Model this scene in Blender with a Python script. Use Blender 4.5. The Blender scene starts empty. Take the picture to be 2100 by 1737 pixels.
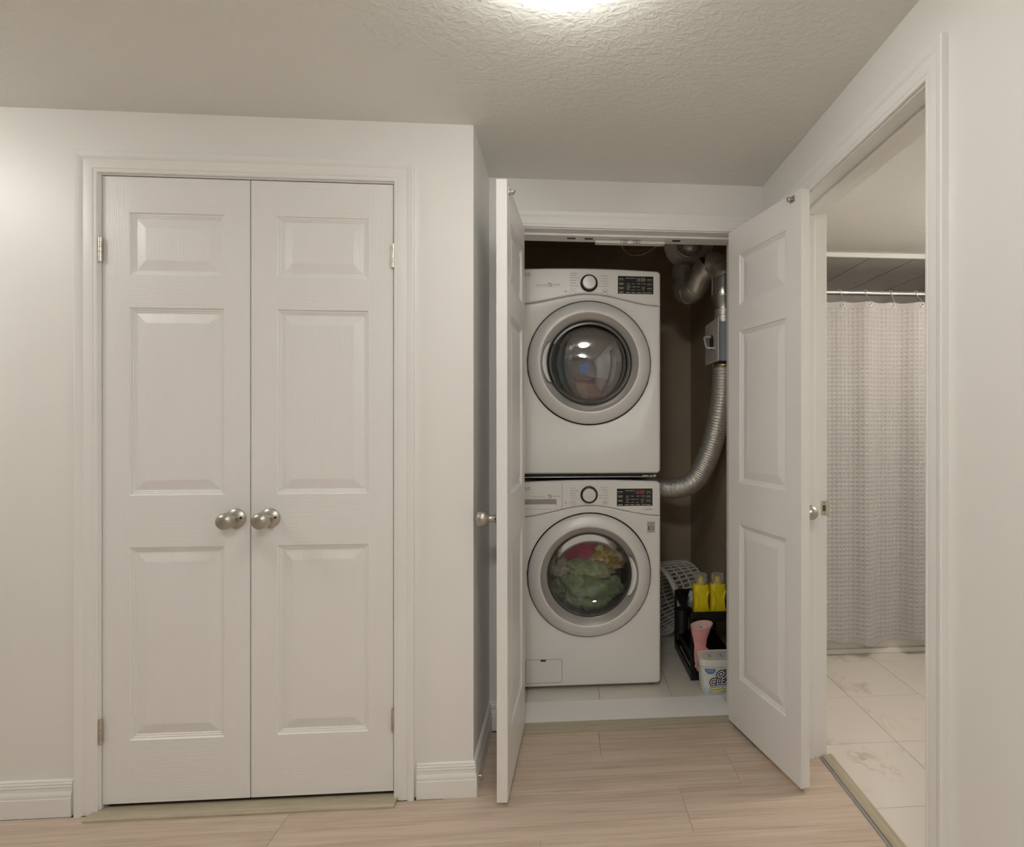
import bpy, bmesh, math, random
from mathutils import Vector, Matrix, noise
R = math.radians
PI = math.pi
random.seed(7)
SC = bpy.context.scene
COL = SC.collection

# ------------------------------------------------------------------ camera
cam_d = bpy.data.cameras.new('camera')
cam = bpy.data.objects.new('camera', cam_d)
COL.objects.link(cam)
cam.location = (0, 0, 1.257)
cam.rotation_euler = (R(90), 0, -0.072)
cam_d.sensor_width = 36
cam_d.lens = 1109.7 / 2100 * 36
cam_d.shift_x = -185.4 / 2100
cam_d.clip_start = 0.02
SC.camera = cam

# ------------------------------------------------------------------ world, exposure
W = bpy.data.worlds.new('world')
SC.world = W
W.use_nodes = True
bg = W.node_tree.nodes['Background']
bg.inputs[0].default_value = (0.45, 0.6, 1.0, 1)
bg.inputs[1].default_value = 0.7
SC.view_settings.view_transform = 'Standard'
SC.view_settings.look = 'None'
SC.view_settings.gamma = 1
SC.view_settings.exposure = 0.0
SC.view_settings.use_curve_mapping = False
SC.cycles.max_bounces = 9
SC.cycles.diffuse_bounces = 5
SC.cycles.adaptive_threshold = 0.03
SC.cycles.use_light_tree = False
SC.cycles.caustics_reflective = False
SC.cycles.caustics_refractive = False

LAMP_HALL = 13.0      # emission of the ceiling bowl in view
LAMP_LEFT = 26.0      # bowl left of the view
LAMP_REAR = 60.0      # bowl behind the camera
LAMP_BATH = 33.0      # bathroom bowl
LAMP_COL = (1.0, 0.985, 0.95)
LAMP_COL_BATH = (1.0, 0.935, 0.86)

# ------------------------------------------------------------------ measurements (metres)
YA, YB, X1, XC, H = 1.8597, 2.2512, -0.3037, 0.8476, 2.2673
YB2 = 2.372                     # closet side of the laundry wall
XC2 = 0.978                     # bathroom side of the right wall
CLX, CLY, CLH = 0.90, 3.78, 2.48  # laundry closet right wall, back wall, ceiling
BX, BY0, BY1, BZ = 2.46, 0.55, 3.60, 2.185
XL, YR = -4.2, -3.2             # far left and rear wall of the room

# ------------------------------------------------------------------ helpers
class MB:
    def __init__(s):
        s.v = []; s.f = []; s.m = []
    def add(s, vs, fs, mi=0):
        o = len(s.v)
        s.v += [tuple(p) for p in vs]
        s.f += [tuple(i + o for i in q) for q in fs]
        s.m += [mi] * len(fs)
        return s
    def box(s, x0, x1, y0, y1, z0, z1, mi=0):
        vs = [(x0,y0,z0),(x1,y0,z0),(x1,y1,z0),(x0,y1,z0),(x0,y0,z1),(x1,y0,z1),(x1,y1,z1),(x0,y1,z1)]
        return s.add(vs, [(0,3,2,1),(4,5,6,7),(0,1,5,4),(1,2,6,5),(2,3,7,6),(3,0,4,7)], mi)
    def lathe(s, prof, c=(0,0,0), axis='z', seg=32, mi=0, a0=0.0, a1=2*PI, caps=False):
        full = abs(a1 - a0 - 2*PI) < 1e-6
        n = seg if full else seg + 1
        vs = []; fs = []
        for (r, h) in prof:
            for i in range(n):
                a = a0 + (a1 - a0) * i / seg
                u, w = r*math.cos(a), r*math.sin(a)
                p = {'z': (u, w, h), 'y': (u, h, w), 'x': (h, u, w)}[axis]
                vs.append((p[0]+c[0], p[1]+c[1], p[2]+c[2]))
        for j in range(len(prof)-1):
            for i in range(seg):
                k = (i+1) % n
                fs.append((j*n+i, j*n+k, (j+1)*n+k, (j+1)*n+i))
        if caps and full:
            fs.append(tuple(range(n-1, -1, -1)))
            b = (len(prof)-1)*n
            fs.append(tuple(range(b, b+n)))
        return s.add(vs, fs, mi)
    def tube(s, pts, r, seg=10, mi=0, caps=True, closed=False):
        pts = [Vector(p) for p in pts]
        n = len(pts)
        rs = r if isinstance(r, (list, tuple)) else [r]*n
        vs = []; fs = []
        t0 = (pts[1]-pts[0]).normalized()
        up = Vector((0,0,1)) if abs(t0.z) < .9 else Vector((1,0,0))
        nrm = (up - t0*up.dot(t0)).normalized()
        for i in range(n):
            if closed:
                t = (pts[(i+1) % n]-pts[i-1]).normalized()
            else:
                t = (pts[min(i+1, n-1)]-pts[max(i-1, 0)]).normalized()
            nrm = (nrm - t*nrm.dot(t)).normalized()
            b = t.cross(nrm)
            for k in range(seg):
                a = 2*PI*k/seg
                vs.append(pts[i] + (nrm*math.cos(a)+b*math.sin(a))*rs[i])
        m = n if closed else n-1
        for i in range(m):
            j = (i+1) % n
            for k in range(seg):
                l = (k+1) % seg
                fs.append((i*seg+k, i*seg+l, j*seg+l, j*seg+k))
        if caps and not closed:
            fs.append(tuple(range(seg-1, -1, -1)))
            fs.append(tuple(range((n-1)*seg, n*seg)))
        return s.add(vs, fs, mi)
    def prism(s, outline, y0, y1, mi=0, bevel=0.0):
        """outline in (x,z), counter-clockwise seen from -y; front at y0"""
        n = len(outline)
        if bevel:
            inn = inset(outline, bevel)
            layers = [(inn, y0), (outline, y0+bevel), (outline, y1)]
        else:
            layers = [(outline, y0), (outline, y1)]
        vs = []
        for (o, y) in layers:
            vs += [(p[0], y, p[1]) for p in o]
        fs = [tuple(range(n))]
        for j in range(len(layers)-1):
            for i in range(n):
                k = (i+1) % n
                fs.append((j*n+i, (j+1)*n+i, (j+1)*n+k, j*n+k))
        b = (len(layers)-1)*n
        fs.append(tuple(range(b+n-1, b-1, -1)))
        return s.add(vs, fs, mi)
    def build(s, name, mats, parent=None, smooth=35, bevel=0.0, bseg=2, fix=True):
        me = bpy.data.meshes.new(name)
        me.from_pydata(s.v, [], s.f)
        for m in (mats if isinstance(mats, (list, tuple)) else [mats]):
            me.materials.append(m)
        for i, p in enumerate(me.polygons):
            p.material_index = s.m[i]
        if fix or bevel:
            bm = bmesh.new(); bm.from_mesh(me)
            if fix:
                bmesh.ops.recalc_face_normals(bm, faces=bm.faces)
            if bevel:
                es = [e for e in bm.edges if len(e.link_faces) == 2 and e.calc_face_angle(0) > R(40)]
                bmesh.ops.bevel(bm, geom=es, offset=bevel, segments=bseg, affect='EDGES', profile=.5, clamp_overlap=True)
            bm.to_mesh(me); bm.free()
        if smooth:
            me.shade_smooth()
            me.set_sharp_from_angle(angle=R(smooth))
        o = bpy.data.objects.new(name, me)
        COL.objects.link(o)
        if parent: o.parent = parent
        return o

def inset(o, d):
    n = len(o); r = []
    for i in range(n):
        a, b, c = Vector(o[i-1]), Vector(o[i]), Vector(o[(i+1) % n])
        e1 = (b-a); e2 = (c-b)
        if e1.length < 1e-9 or e2.length < 1e-9:
            r.append(o[i]); continue
        e1.normalize(); e2.normalize()
        n1 = Vector((-e1.y, e1.x)); n2 = Vector((-e2.y, e2.x))
        m = (n1+n2); m.normalize()
        k = d/max(.4, m.dot(n1))
        r.append((b.x+m.x*k, b.y+m.y*k))
    return r

def rrect(x0, x1, z0, z1, r, seg=5):
    pts = []
    for (cx, cz, a) in ((x1-r, z0+r, -90), (x1-r, z1-r, 0), (x0+r, z1-r, 90), (x0+r, z0+r, 180)):
        for i in range(seg+1):
            t = R(a+90*i/seg)
            pts.append((cx+r*math.cos(t), cz+r*math.sin(t)))
    return pts

def empty(name, loc=(0,0,0), rz=0.0):
    o = bpy.data.objects.new(name, None)
    COL.objects.link(o)
    o.location = loc; o.rotation_euler = (0, 0, rz)
    o.empty_display_size = .05
    return o

def tag(o, label, cat, group=None, kind=None):
    o['label'] = label; o['category'] = cat
    if group: o['group'] = group
    if kind: o['kind'] = kind
    return o

def struct(o, label, cat):
    return tag(o, label, cat, kind='structure')

# ------------------------------------------------------------------ materials
def nt_new(name):
    m = bpy.data.materials.new(name)
    m.use_nodes = True
    t = m.node_tree
    return m, t, t.nodes['Principled BSDF']

def link(t, a, b): t.links.new(a, b)

def setp(b, color=None, rough=None, metal=None, spec=None, coat=None):
    if color is not None: b.inputs['Base Color'].default_value = (*color, 1)
    if rough is not None: b.inputs['Roughness'].default_value = rough
    if metal is not None: b.inputs['Metallic'].default_value = metal
    if spec is not None: b.inputs['Specular IOR Level'].default_value = spec
    if coat is not None: b.inputs['Coat Weight'].default_value = coat

def mapping(t, scale=(1,1,1), coord='Object', offset_random=0.0, rot=(0,0,0)):
    tc = t.nodes.new('ShaderNodeTexCoord')
    mp = t.nodes.new('ShaderNodeMapping')
    mp.inputs['Scale'].default_value = scale
    mp.inputs['Rotation'].default_value = rot
    src = tc.outputs[coord]
    if offset_random:
        oi = t.nodes.new('ShaderNodeObjectInfo')
        ml = t.nodes.new('ShaderNodeMath'); ml.operation = 'MULTIPLY'
        ml.inputs[1].default_value = offset_random
        link(t, oi.outputs['Random'], ml.inputs[0])
        ad = t.nodes.new('ShaderNodeVectorMath'); ad.operation = 'ADD'
        link(t, src, ad.inputs[0]); link(t, ml.outputs[0], ad.inputs[1])
        src = ad.outputs[0]
    link(t, src, mp.inputs['Vector'])
    return mp.outputs['Vector']

def tex_noise(t, vec, scale, detail=3, rough=.5, distort=0.0):
    n = t.nodes.new('ShaderNodeTexNoise')
    n.inputs['Scale'].default_value = scale
    n.inputs['Detail'].default_value = detail
    n.inputs['Roughness'].default_value = rough
    n.inputs['Distortion'].default_value = distort
    link(t, vec, n.inputs['Vector'])
    return n.outputs['Fac']

def ramp(t, fac, stops):
    r = t.nodes.new('ShaderNodeValToRGB')
    e = r.color_ramp.elements
    while len(e) > 1: e.remove(e[-1])
    e[0].position = stops[0][0]; e[0].color = (*stops[0][1], 1)
    for p, c in stops[1:]:
        k = e.new(p); k.color = (*c, 1)
    link(t, fac, r.inputs['Fac'])
    return r.outputs['Color']

def bump(t, b, h, strength, dist):
    n = t.nodes.new('ShaderNodeBump')
    n.inputs['Strength'].default_value = strength
    n.inputs['Distance'].default_value = dist
    link(t, h, n.inputs['Height'])
    link(t, n.outputs['Normal'], b.inputs['Normal'])

def mat(name, color, rough=.5, metal=0.0, var=0.04, vscale=6.0, bscale=0.0, bstr=.2, bdist=.001, stretch=(1,1,1), coat=None, spec=None):
    m, t, b = nt_new(name)
    setp(b, color, rough, metal, spec, coat)
    vec = mapping(t, stretch)
    if var:
        f = tex_noise(t, vec, vscale, 1)
        lo = tuple(max(0, c*(1-var)) for c in color); hi = tuple(min(1, c*(1+var)) for c in color)
        link(t, ramp(t, f, [(.3, lo), (.7, hi)]), b.inputs['Base Color'])
    if bscale:
        bump(t, b, tex_noise(t, vec, bscale, 2), bstr, bdist)
    return m

def mat_emit(name, col, s):
    m, t, b = nt_new(name)
    setp(b, (.9, .88, .82), .25)
    b.inputs['Emission Color'].default_value = (*col, 1)
    b.inputs['Emission Strength'].default_value = s
    return m

def mat_glass(name, tint, refl=.5, rough=.02, ior=1.5, milky=False):
    m = bpy.data.materials.new(name); m.use_nodes = True
    t = m.node_tree; t.nodes.clear()
    out = t.nodes.new('ShaderNodeOutputMaterial')
    tr = t.nodes.new('ShaderNodeBsdfTransparent'); tr.inputs[0].default_value = (*tint, 1)
    gl = t.nodes.new('ShaderNodeBsdfPrincipled' if milky else 'ShaderNodeBsdfGlossy'); gl.inputs['Roughness'].default_value = rough
    gl.inputs[0].default_value = (1, 1, 1, 1)
    fr = t.nodes.new('ShaderNodeFresnel'); fr.inputs[0].default_value = ior
    ml = t.nodes.new('ShaderNodeMath'); ml.operation = 'MULTIPLY_ADD'
    ml.inputs[1].default_value = 1.0; ml.inputs[2].default_value = refl; ml.use_clamp = True
    link(t, fr.outputs[0], ml.inputs[0])
    mx = t.nodes.new('ShaderNodeMixShader')
    link(t, ml.outputs[0], mx.inputs[0]); link(t, tr.outputs[0], mx.inputs[1]); link(t, gl.outputs[0], mx.inputs[2])
    link(t, mx.outputs[0], out.inputs[0])
    return m

M = {}
M['wall'] = mat('wall_paint', (.86, .85, .82), .45, var=.012, vscale=2)
M['trim'] = mat('trim_paint', (.87, .86, .835), .42, var=.012, vscale=3)
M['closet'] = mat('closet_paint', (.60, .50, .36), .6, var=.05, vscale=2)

def mat_ceiling():
    m, t, b = nt_new('textured_ceiling_paint')
    setp(b, (.825, .82, .785), .75)
    v = mapping(t, (1, 1, 1))
    v2 = mapping(t, (1, 1.35, 1), rot=(0, 0, .7))
    a = tex_noise(t, v2, 42, 2, .6, .6)
    c = tex_noise(t, v, 160, 1)
    r = t.nodes.new('ShaderNodeMapRange')
    r.inputs[1].default_value = .42; r.inputs[2].default_value = .62
    link(t, a, r.inputs[0])
    ad = t.nodes.new('ShaderNodeMath'); ad.operation = 'MULTIPLY_ADD'
    ad.inputs[1].default_value = .35
    link(t, c, ad.inputs[0]); link(t, r.outputs[0], ad.inputs[2])
    bump(t, b, ad.outputs[0], .31, .003)
    return m
M['ceiling'] = mat_ceiling()

def mat_door(name, st):
    m, t, b = nt_new(name)
    setp(b, (.855, .845, .825), .36)
    v = mapping(t, st)
    w = tex_noise(t, v, 1.0, 2, .65, .6)
    bump(t, b, w, .5, .0014)
    return m
M['door_v'] = mat_door('door_paint_upright_grain', (210, 210, 7))
M['door_h'] = mat_door('door_paint_level_grain', (9, 210, 190))

def mat_wood(name, c0, c1, c2, rand=37.0, gs=(3.0, 95, 95)):
    m, t, b = nt_new(name)
    setp(b, c1, .42)
    v = mapping(t, gs, offset_random=rand)
    f = tex_noise(t, v, 1.5, 6, .7, .35)
    v2 = mapping(t, tuple(g*.16 for g in gs), offset_random=rand)
    g = tex_noise(t, v2, 1.6, 3, .55, 1.4)
    ad = t.nodes.new('ShaderNodeMath'); ad.operation = 'MULTIPLY_ADD'; ad.inputs[1].default_value = .42
    link(t, g, ad.inputs[0])
    ml = t.nodes.new('ShaderNodeMath'); ml.operation = 'MULTIPLY'; ml.inputs[1].default_value = .58
    link(t, f, ml.inputs[0]); link(t, ml.outputs[0], ad.inputs[2])
    col = ramp(t, ad.outputs[0], [(.36, c0), (.5, c1), (.64, c2)])
    oi = t.nodes.new('ShaderNodeObjectInfo')
    mr = t.nodes.new('ShaderNodeMapRange'); mr.inputs[3].default_value = .95; mr.inputs[4].default_value = 1.05
    link(t, oi.outputs['Random'], mr.inputs[0])
    hs = t.nodes.new('ShaderNodeHueSaturation')
    link(t, mr.outputs[0], hs.inputs['Value']); link(t, col, hs.inputs['Color'])
    link(t, hs.outputs[0], b.inputs['Base Color'])
    bump(t, b, f, .15, .0006)
    return m
M['plank'] = mat_wood('pale_oak_laminate', (.45, .34, .25), (.575, .465, .365), (.66, .55, .455))
M['strip'] = mat_wood('olive_oak_strip', (.37, .315, .215), (.46, .405, .295), (.54, .48, .365), gs=(4, 120, 120))
M['strip_y'] = mat_wood('olive_oak_strip_lengthwise', (.37, .315, .215), (.46, .405, .295), (.54, .48, .365), gs=(120, 4, 120))

def mat_marble(name, base, vein, rand=11.0, amount=.5):
    m, t, b = nt_new(name)
    setp(b, base, .16)
    v = mapping(t, (1, 1, 1), offset_random=rand)
    n = tex_noise(t, v, 2.6, 6, .6, 1.6)
    s = t.nodes.new('ShaderNodeMath'); s.operation = 'SUBTRACT'; s.inputs[1].default_value = .5
    link(t, n, s.inputs[0])
    a = t.nodes.new('ShaderNodeMath'); a.operation = 'ABSOLUTE'
    link(t, s.outputs[0], a.inputs[0])
    k = tex_noise(t, v, 4.0, 2)
    kr = t.nodes.new('ShaderNodeMapRange'); kr.inputs[1].default_value = .52; kr.inputs[2].default_value = .72
    link(t, k, kr.inputs[0])
    ar = t.nodes.new('ShaderNodeMapRange'); ar.inputs[1].default_value = .0; ar.inputs[2].default_value = .035
    ar.inputs[3].default_value = 1.0; ar.inputs[4].default_value = 0.0
    link(t, a.outputs[0], ar.inputs[0])
    mm = t.nodes.new('ShaderNodeMath'); mm.operation = 'MULTIPLY'
    link(t, kr.outputs[0], mm.inputs[0]); link(t, ar.outputs[0], mm.inputs[1])
    m2 = t.nodes.new('ShaderNodeMath'); m2.operation = 'MULTIPLY'; m2.inputs[1].default_value = amount
    link(t, mm.outputs[0], m2.inputs[0])
    link(t, ramp(t, m2.outputs[0], [(0, base), (1, vein)]), b.inputs['Base Color'])
    return m
M['tile'] = mat_marble('pale_marble_tile', (.74, .69, .62), (.46, .40, .24), amount=.8)
M['tile_closet'] = mat_marble('grey_white_tile', (.74, .71, .63), (.40, .36, .27), amount=.7)
M['soffit'] = mat_marble('shower_ceiling_tile', (.74, .70, .64), (.42, .34, .24), amount=.7)
M['grout_dark'] = mat('dark_grout', (.16, .14, .12), .9)
M['grout'] = mat('grout', (.42, .38, .32), .9)
M['appl'] = mat('white_enamel', (.79, .78, .745), .3, var=.01)
M['ring'] = mat('pale_silver_ring', (.72, .71, .69), .36, .12, var=.02)
M['silver'] = mat('satin_silver', (.46, .45, .43), .3, .6, var=.03)
M['gasket'] = mat('dark_gasket', (.05, .048, .045), .55)
M['black'] = mat('black_plastic', (.012, .011, .011), .35, var=.1)
M['blackgloss'] = mat('black_glass', (.008, .008, .008), .06, var=.0)
M['drum'] = mat('drum_steel', (.30, .28, .25), .35, .8, var=.1)
M['print'] = mat('grey_print', (.30, .29, .27), .6)
M['printd'] = mat('dark_print', (.06, .06, .06), .6)
M['printw'] = mat('pale_print', (.36, .35, .32), .6)
M['printr'] = mat('red_print', (.45, .10, .06), .6)
M['handle'] = mat('white_handle', (.80, .79, .77), .25)
M['nickel'] = mat('satin_nickel', (.50, .475, .43), .36, 1.0, var=.04, vscale=20)
M['hinge'] = mat('hinge_nickel', (.62, .57, .48), .3, 1.0, var=.08, vscale=60)
M['steel'] = mat('galvanised_steel', (.66, .64, .58), .34, .7, var=.2, vscale=18)
M['chrome'] = mat('chrome', (.72, .70, .66), .16, .85)
M['foil'] = mat('crinkled_foil', (.80, .78, .73), .38, .75, var=.1, vscale=60, bscale=150, bstr=.7, bdist=.003)
M['cable'] = mat('armoured_cable', (.30, .27, .21), .4, .9)
M['white'] = mat('white_plastic', (.78, .77, .73), .35, var=.02)
M['bluegrey'] = mat('blue_grey_plastic', (.42, .48, .53), .4)
M['yellow'] = mat('yellow_plastic', (.83, .70, .015), .3, var=.03)
M['clear'] = mat_glass('clear_plastic', (.93, .94, .94), .12, .12, 1.4, True)
M['glass_w'] = mat_glass('clear_door_glass', (.86, .87, .84), .02, .01, 1.5)
M['glass_d'] = mat_glass('smoked_door_glass', (.40, .40, .40), .16, .012, 1.6)
M['pane'] = mat_glass('window_glass', (.95, .97, 1), .02, .0, 1.5)
M['pink'] = mat('pink_rubber', (.80, .36, .36), .5, var=.08, vscale=30, bscale=70, bstr=.3, bdist=.002)
M['pinkin'] = mat('pale_pink_lining', (.78, .56, .52), .8, var=.06, vscale=40)
M['tub'] = mat('tub_enamel', (.80, .77, .71), .15)

def mat_curtain():
    m, t, b = nt_new('waffle_cotton')
    setp(b, (.465, .445, .43), .9)
    v = mapping(t, (1, 1, 1))
    bump(t, b, tex_noise(t, v, 420, 3), .25, .0012)
    return m
M['curtain'] = mat_curtain()

def mat_cloth(name, c0, c1, scale=14, knit=0.0):
    m, t, b = nt_new(name)
    setp(b, c0, .95)
    v = mapping(t, (1, 1, 1))
    f = tex_noise(t, v, scale, 3, .5, 1.0)
    link(t, ramp(t, f, [(.42, c0), (.6, c1)]), b.inputs['Base Color'])
    if knit:
        vo = t.nodes.new('ShaderNodeTexVoronoi'); vo.inputs['Scale'].default_value = knit
        link(t, v, vo.inputs['Vector'])
        bump(t, b, vo.outputs['Distance'], .9, .004)
    else:
        bump(t, b, tex_noise(t, v, 60, 4), .5, .003)
    return m

# ------------------------------------------------------------------ profiles
CASING = [(0, 0), (0, .0085), (.0035, .0105), (.009, .0105), (.0105, .009), (.014, .0115), (.030, .0130),
          (.041, .0115), (.046, .0150), (.052, .0175), (.063, .0180), (.066, .0160), (.066, 0)]
BASE = [(0, 0), (.0135, 0), (.0135, .058), (.0120, .061), (.0128, .066), (.0118, .073), (.0085, .080), (.0080, .090),
        (.0095, .094), (.0078, .099), (.0086, .103), (.0062, .108), (.0062, .112), (.003, .115), (0, .115)]

def sweep_caps(mb, A, B, mi=0):
    n = len(A)
    vs = A + B
    fs = [(i, (i+1) % n, n+(i+1) % n, n+i) for i in range(n)]
    fs.append(tuple(range(n-1, -1, -1))); fs.append(tuple(range(n, 2*n)))
    mb.add(vs, fs, mi)

def casing_set(root, a0, a1, b1, P, b0=0.0):
    """P(a, b, t): opening-plane coordinates to world"""
    mb = MB(); sweep_caps(mb, [P(a0-w, b0, t) for w, t in CASING], [P(a0-w, b1+w, t) for w, t in CASING])
    mb.build('casing_side', M['trim'], root, smooth=22)
    mb = MB(); sweep_caps(mb, [P(a1+w, b0, t) for w, t in CASING], [P(a1+w, b1+w, t) for w, t in CASING])
    mb.build('casing_side', M['trim'], root, smooth=22)
    mb = MB(); sweep_caps(mb, [P(a0-w, b1+w, t) for w, t in CASING], [P(a1+w, b1+w, t) for w, t in CASING])
    mb.build('casing_head', M['trim'], root, smooth=22)

def baseboard(name, p0, p1, nrm, label, m0=0.0, m1=0.0):
    """runs p0 -> p1 along a wall; nrm points into the room; m0/m1 mitre factors"""
    p0 = Vector((*p0, 0)); p1 = Vector((*p1, 0)); nv = Vector((*nrm, 0))
    d = (p1-p0).normalized()
    mb = MB()
    sweep_caps(mb, [tuple(p0 + nv*t + d*(m0*t) + Vector((0, 0, z))) for t, z in BASE],
                   [tuple(p1 + nv*t + d*(m1*t) + Vector((0, 0, z))) for t, z in BASE])
    return struct(mb.build(name, M['trim'], smooth=18), label, 'baseboard')

# ------------------------------------------------------------------ room shell
mb = MB(); mb.box(XL, XC2, YR, YB2, -.06, -.012); mb.box(XL, XC2, YR, 0.0, -.012, -.0005); mb.box(XL, X1-.06, YB2, 2.62, -.06, -.012)
floor = struct(mb.build('floor', M['plank'], smooth=0), 'pale oak laminate plank floor of the hall', 'floor')

PW = .205
rows = []
k = 0
yb = 2.05
row_joint = {0: .143, 1: .62, 2: -.88, 3: -.068, 4: .47, 5: -.55, 6: .25, 7: -.3, 8: .6, 9: -.75, 10: .1}
for k in range(0, 12):
    y1 = yb + PW - k*PW; y0 = y1 - PW
    if y1 <= 0.0: break
    y0 = max(y0, 0.0)
    if k == 0: y1 = 2.225
    xmin = XL if k > 1 else X1 - .10
    xmax = XC2 if y0 > 1.1 and y1 < 2.1 else XC + .03
    if y0 < 1.2: xmax = XC + .02
    j = row_joint.get(k, .2)
    xs = [xmin]
    a = j
    while a - 1.28 > xmin + .1: a -= 1.28
    while a < xmax - .1:
        if a > xmin + .1: xs.append(a)
        a += 1.28
    xs.append(xmax)
    for i in range(len(xs)-1):
        mb = MB()
        cx, cy = (xs[i]+xs[i+1])/2, (y0+y1)/2
        g = .0004
        mb.box(xs[i]-cx+g, xs[i+1]-cx-g, y0-cy+g, y1-cy-g, -.010, 0)
        p = mb.build('plank', M['plank'], floor, smooth=0, bevel=.0007, bseg=1)
        p.location = (cx, cy, 0)

# walls
mb = MB()
mb.box(XL, -1.503, YA, 1.985, 0, H); mb.box(-.554, X1, YA, 1.985, 0, H); mb.box(-1.503, -.554, YA, 1.985, 2.074, H)
struct(mb.build('wall_front', M['wall'], smooth=0), 'white painted wall around the closed closet doors', 'wall')
mb = MB(); mb.box(XL, X1-.12, 2.55, 2.60, 0, 2.5); mb.box(XL, XL+.05, 1.985, 2.55, 0, 2.5); mb.box(XL, X1-.12, 1.985, 2.6, H, 2.5)
struct(mb.build('wall_closet_inner', M['closet'], smooth=0), 'dim inner wall behind the closed closet doors', 'wall')
mb = MB(); mb.box(X1-.12, X1, 1.985, CLY+.1, 0, 2.6)
struct(mb.build('wall_niche', M['wall'], smooth=0), 'white side wall of the niche left of the open laundry doors', 'wall')
OL, OR, OT = -.197, .727, 2.064   # laundry opening
mb = MB()
mb.box(X1, OL-.016, YB, YB2, 0, 2.6); mb.box(OR+.016, XC, YB, YB2, 0, 2.6); mb.box(OL-.016, OR+.016, YB, YB2, OT+.016, 2.6)
struct(mb.build('wall_back', M['wall'], smooth=0), 'white wall around the laundry closet opening', 'wall')
DJ0, DJ1, DT = 1.205, 1.973, 2.050  # bathroom doorway
mb = MB()
mb.box(XC, XC2, YR, DJ0-.016, 0, H+.03); mb.box(XC, XC2, DJ1+.016, YB2, 0, 2.6); mb.box(XC, XC2, DJ0-.016, DJ1+.016, DT+.016, H+.03)
struct(mb.build('wall_right', M['wall'], smooth=0), 'white wall around the bathroom doorway', 'wall')
mb = MB(); mb.box(CLX, XC2, YB2, CLY+.1, 0, 2.6)
struct(mb.build('wall_closet_right', M['closet'], smooth=0), 'taupe right wall inside the laundry closet', 'wall')
mb = MB(); mb.box(X1, CLX, CLY, CLY+.1, 0, 2.6)
struct(mb.build('wall_closet_back', M['closet'], smooth=0), 'taupe back wall inside the laundry closet', 'wall')
mb = MB(); mb.box(X1, CLX, YB2, CLY, CLH, CLH+.05)
struct(mb.build('ceiling_closet', M['closet'], smooth=0), 'dim ceiling inside the laundry closet', 'ceiling')
mb = MB(); mb.box(XL, XC, YR, YB, H, H+.05); 
struct(mb.build('ceiling', M['ceiling'], smooth=0), 'off-white textured plaster ceiling of the hall', 'ceiling')
mb = MB(); mb.box(XL-.1, XL, YR, 2.6, 0, 2.5)
struct(mb.build('wall_left', M['wall'], smooth=0), 'white wall at the far left of the room', 'wall')
WX0, WX1, WZ0, WZ1 = -.75, .25, .85, 1.95
mb = MB()
mb.box(XL-.1, WX0, YR-.12, YR, 0, H+.03); mb.box(WX1, XC2, YR-.12, YR, 0, H+.03)
mb.box(WX0, WX1, YR-.12, YR, 0, WZ0); mb.box(WX0, WX1, YR-.12, YR, WZ1, H+.03)
struct(mb.build('wall_rear', M['wall'], smooth=0), 'white wall behind the camera with a window', 'wall')
win = empty('window_1', ((WX0+WX1)/2, YR, WZ0)); struct(win, 'bright window in the rear wall, mirrored in the dryer door', 'window')
hw, hh = (WX1-WX0)/2, WZ1-WZ0
mb = MB(); mb.box(-hw, -hw+.05, -.09, .01, 0, hh); mb.box(hw-.05, hw, -.09, .01, 0, hh); mb.box(-hw+.05, hw-.05, -.09, .01, 0, .05)
mb.box(-hw+.05, hw-.05, -.09, .01, hh-.05, hh); mb.box(-.02, .02, -.08, 0, .05, hh-.05)
mb.build('window_frame', M['trim'], win, smooth=0)
for sx in (-1, 1):
    mb = MB(); mb.box(min(sx*.02, sx*(hw-.05)), max(sx*.02, sx*(hw-.05)), -.05, -.045, .05, hh-.05)
    mb.build('pane', M['pane'], win, smooth=0)

# niche / front baseboards
baseboard('baseboard_left', (XL, YA), (-1.570, YA), (0, -1), 'moulded white baseboard left of the closed closet doors')
baseboard('baseboard_front', (-.490, YA), (X1, YA), (0, -1), 'short moulded white baseboard right of the closed closet doors', 0, 1)
baseboard('baseboard_niche', (X1, YA), (X1, YB), (1, 0), 'white baseboard running into the niche beside the laundry doors', -1, -1)
baseboard('baseboard_back', (X1, YB), (OL-.068, YB), (0, -1), 'small white baseboard piece behind the open left laundry door', 1, 0)
baseboard('baseboard_right', (XC, YR), (XC, DJ0-.068), (-1, 0), 'white baseboard on the wall right of the bathroom doorway')

# ------------------------------------------------------------------ door trims
def jamb_set(root, boxes, stops):
    for (nm, bx) in boxes:
        mb = MB(); mb.box(*bx); mb.build(nm, M['trim'], root, smooth=0, bevel=.001, bseg=1)
    for bx in stops:
        mb = MB(); mb.box(*bx); mb.build('door_stop', M['trim'], root, smooth=0, bevel=.002, bseg=2)

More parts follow.
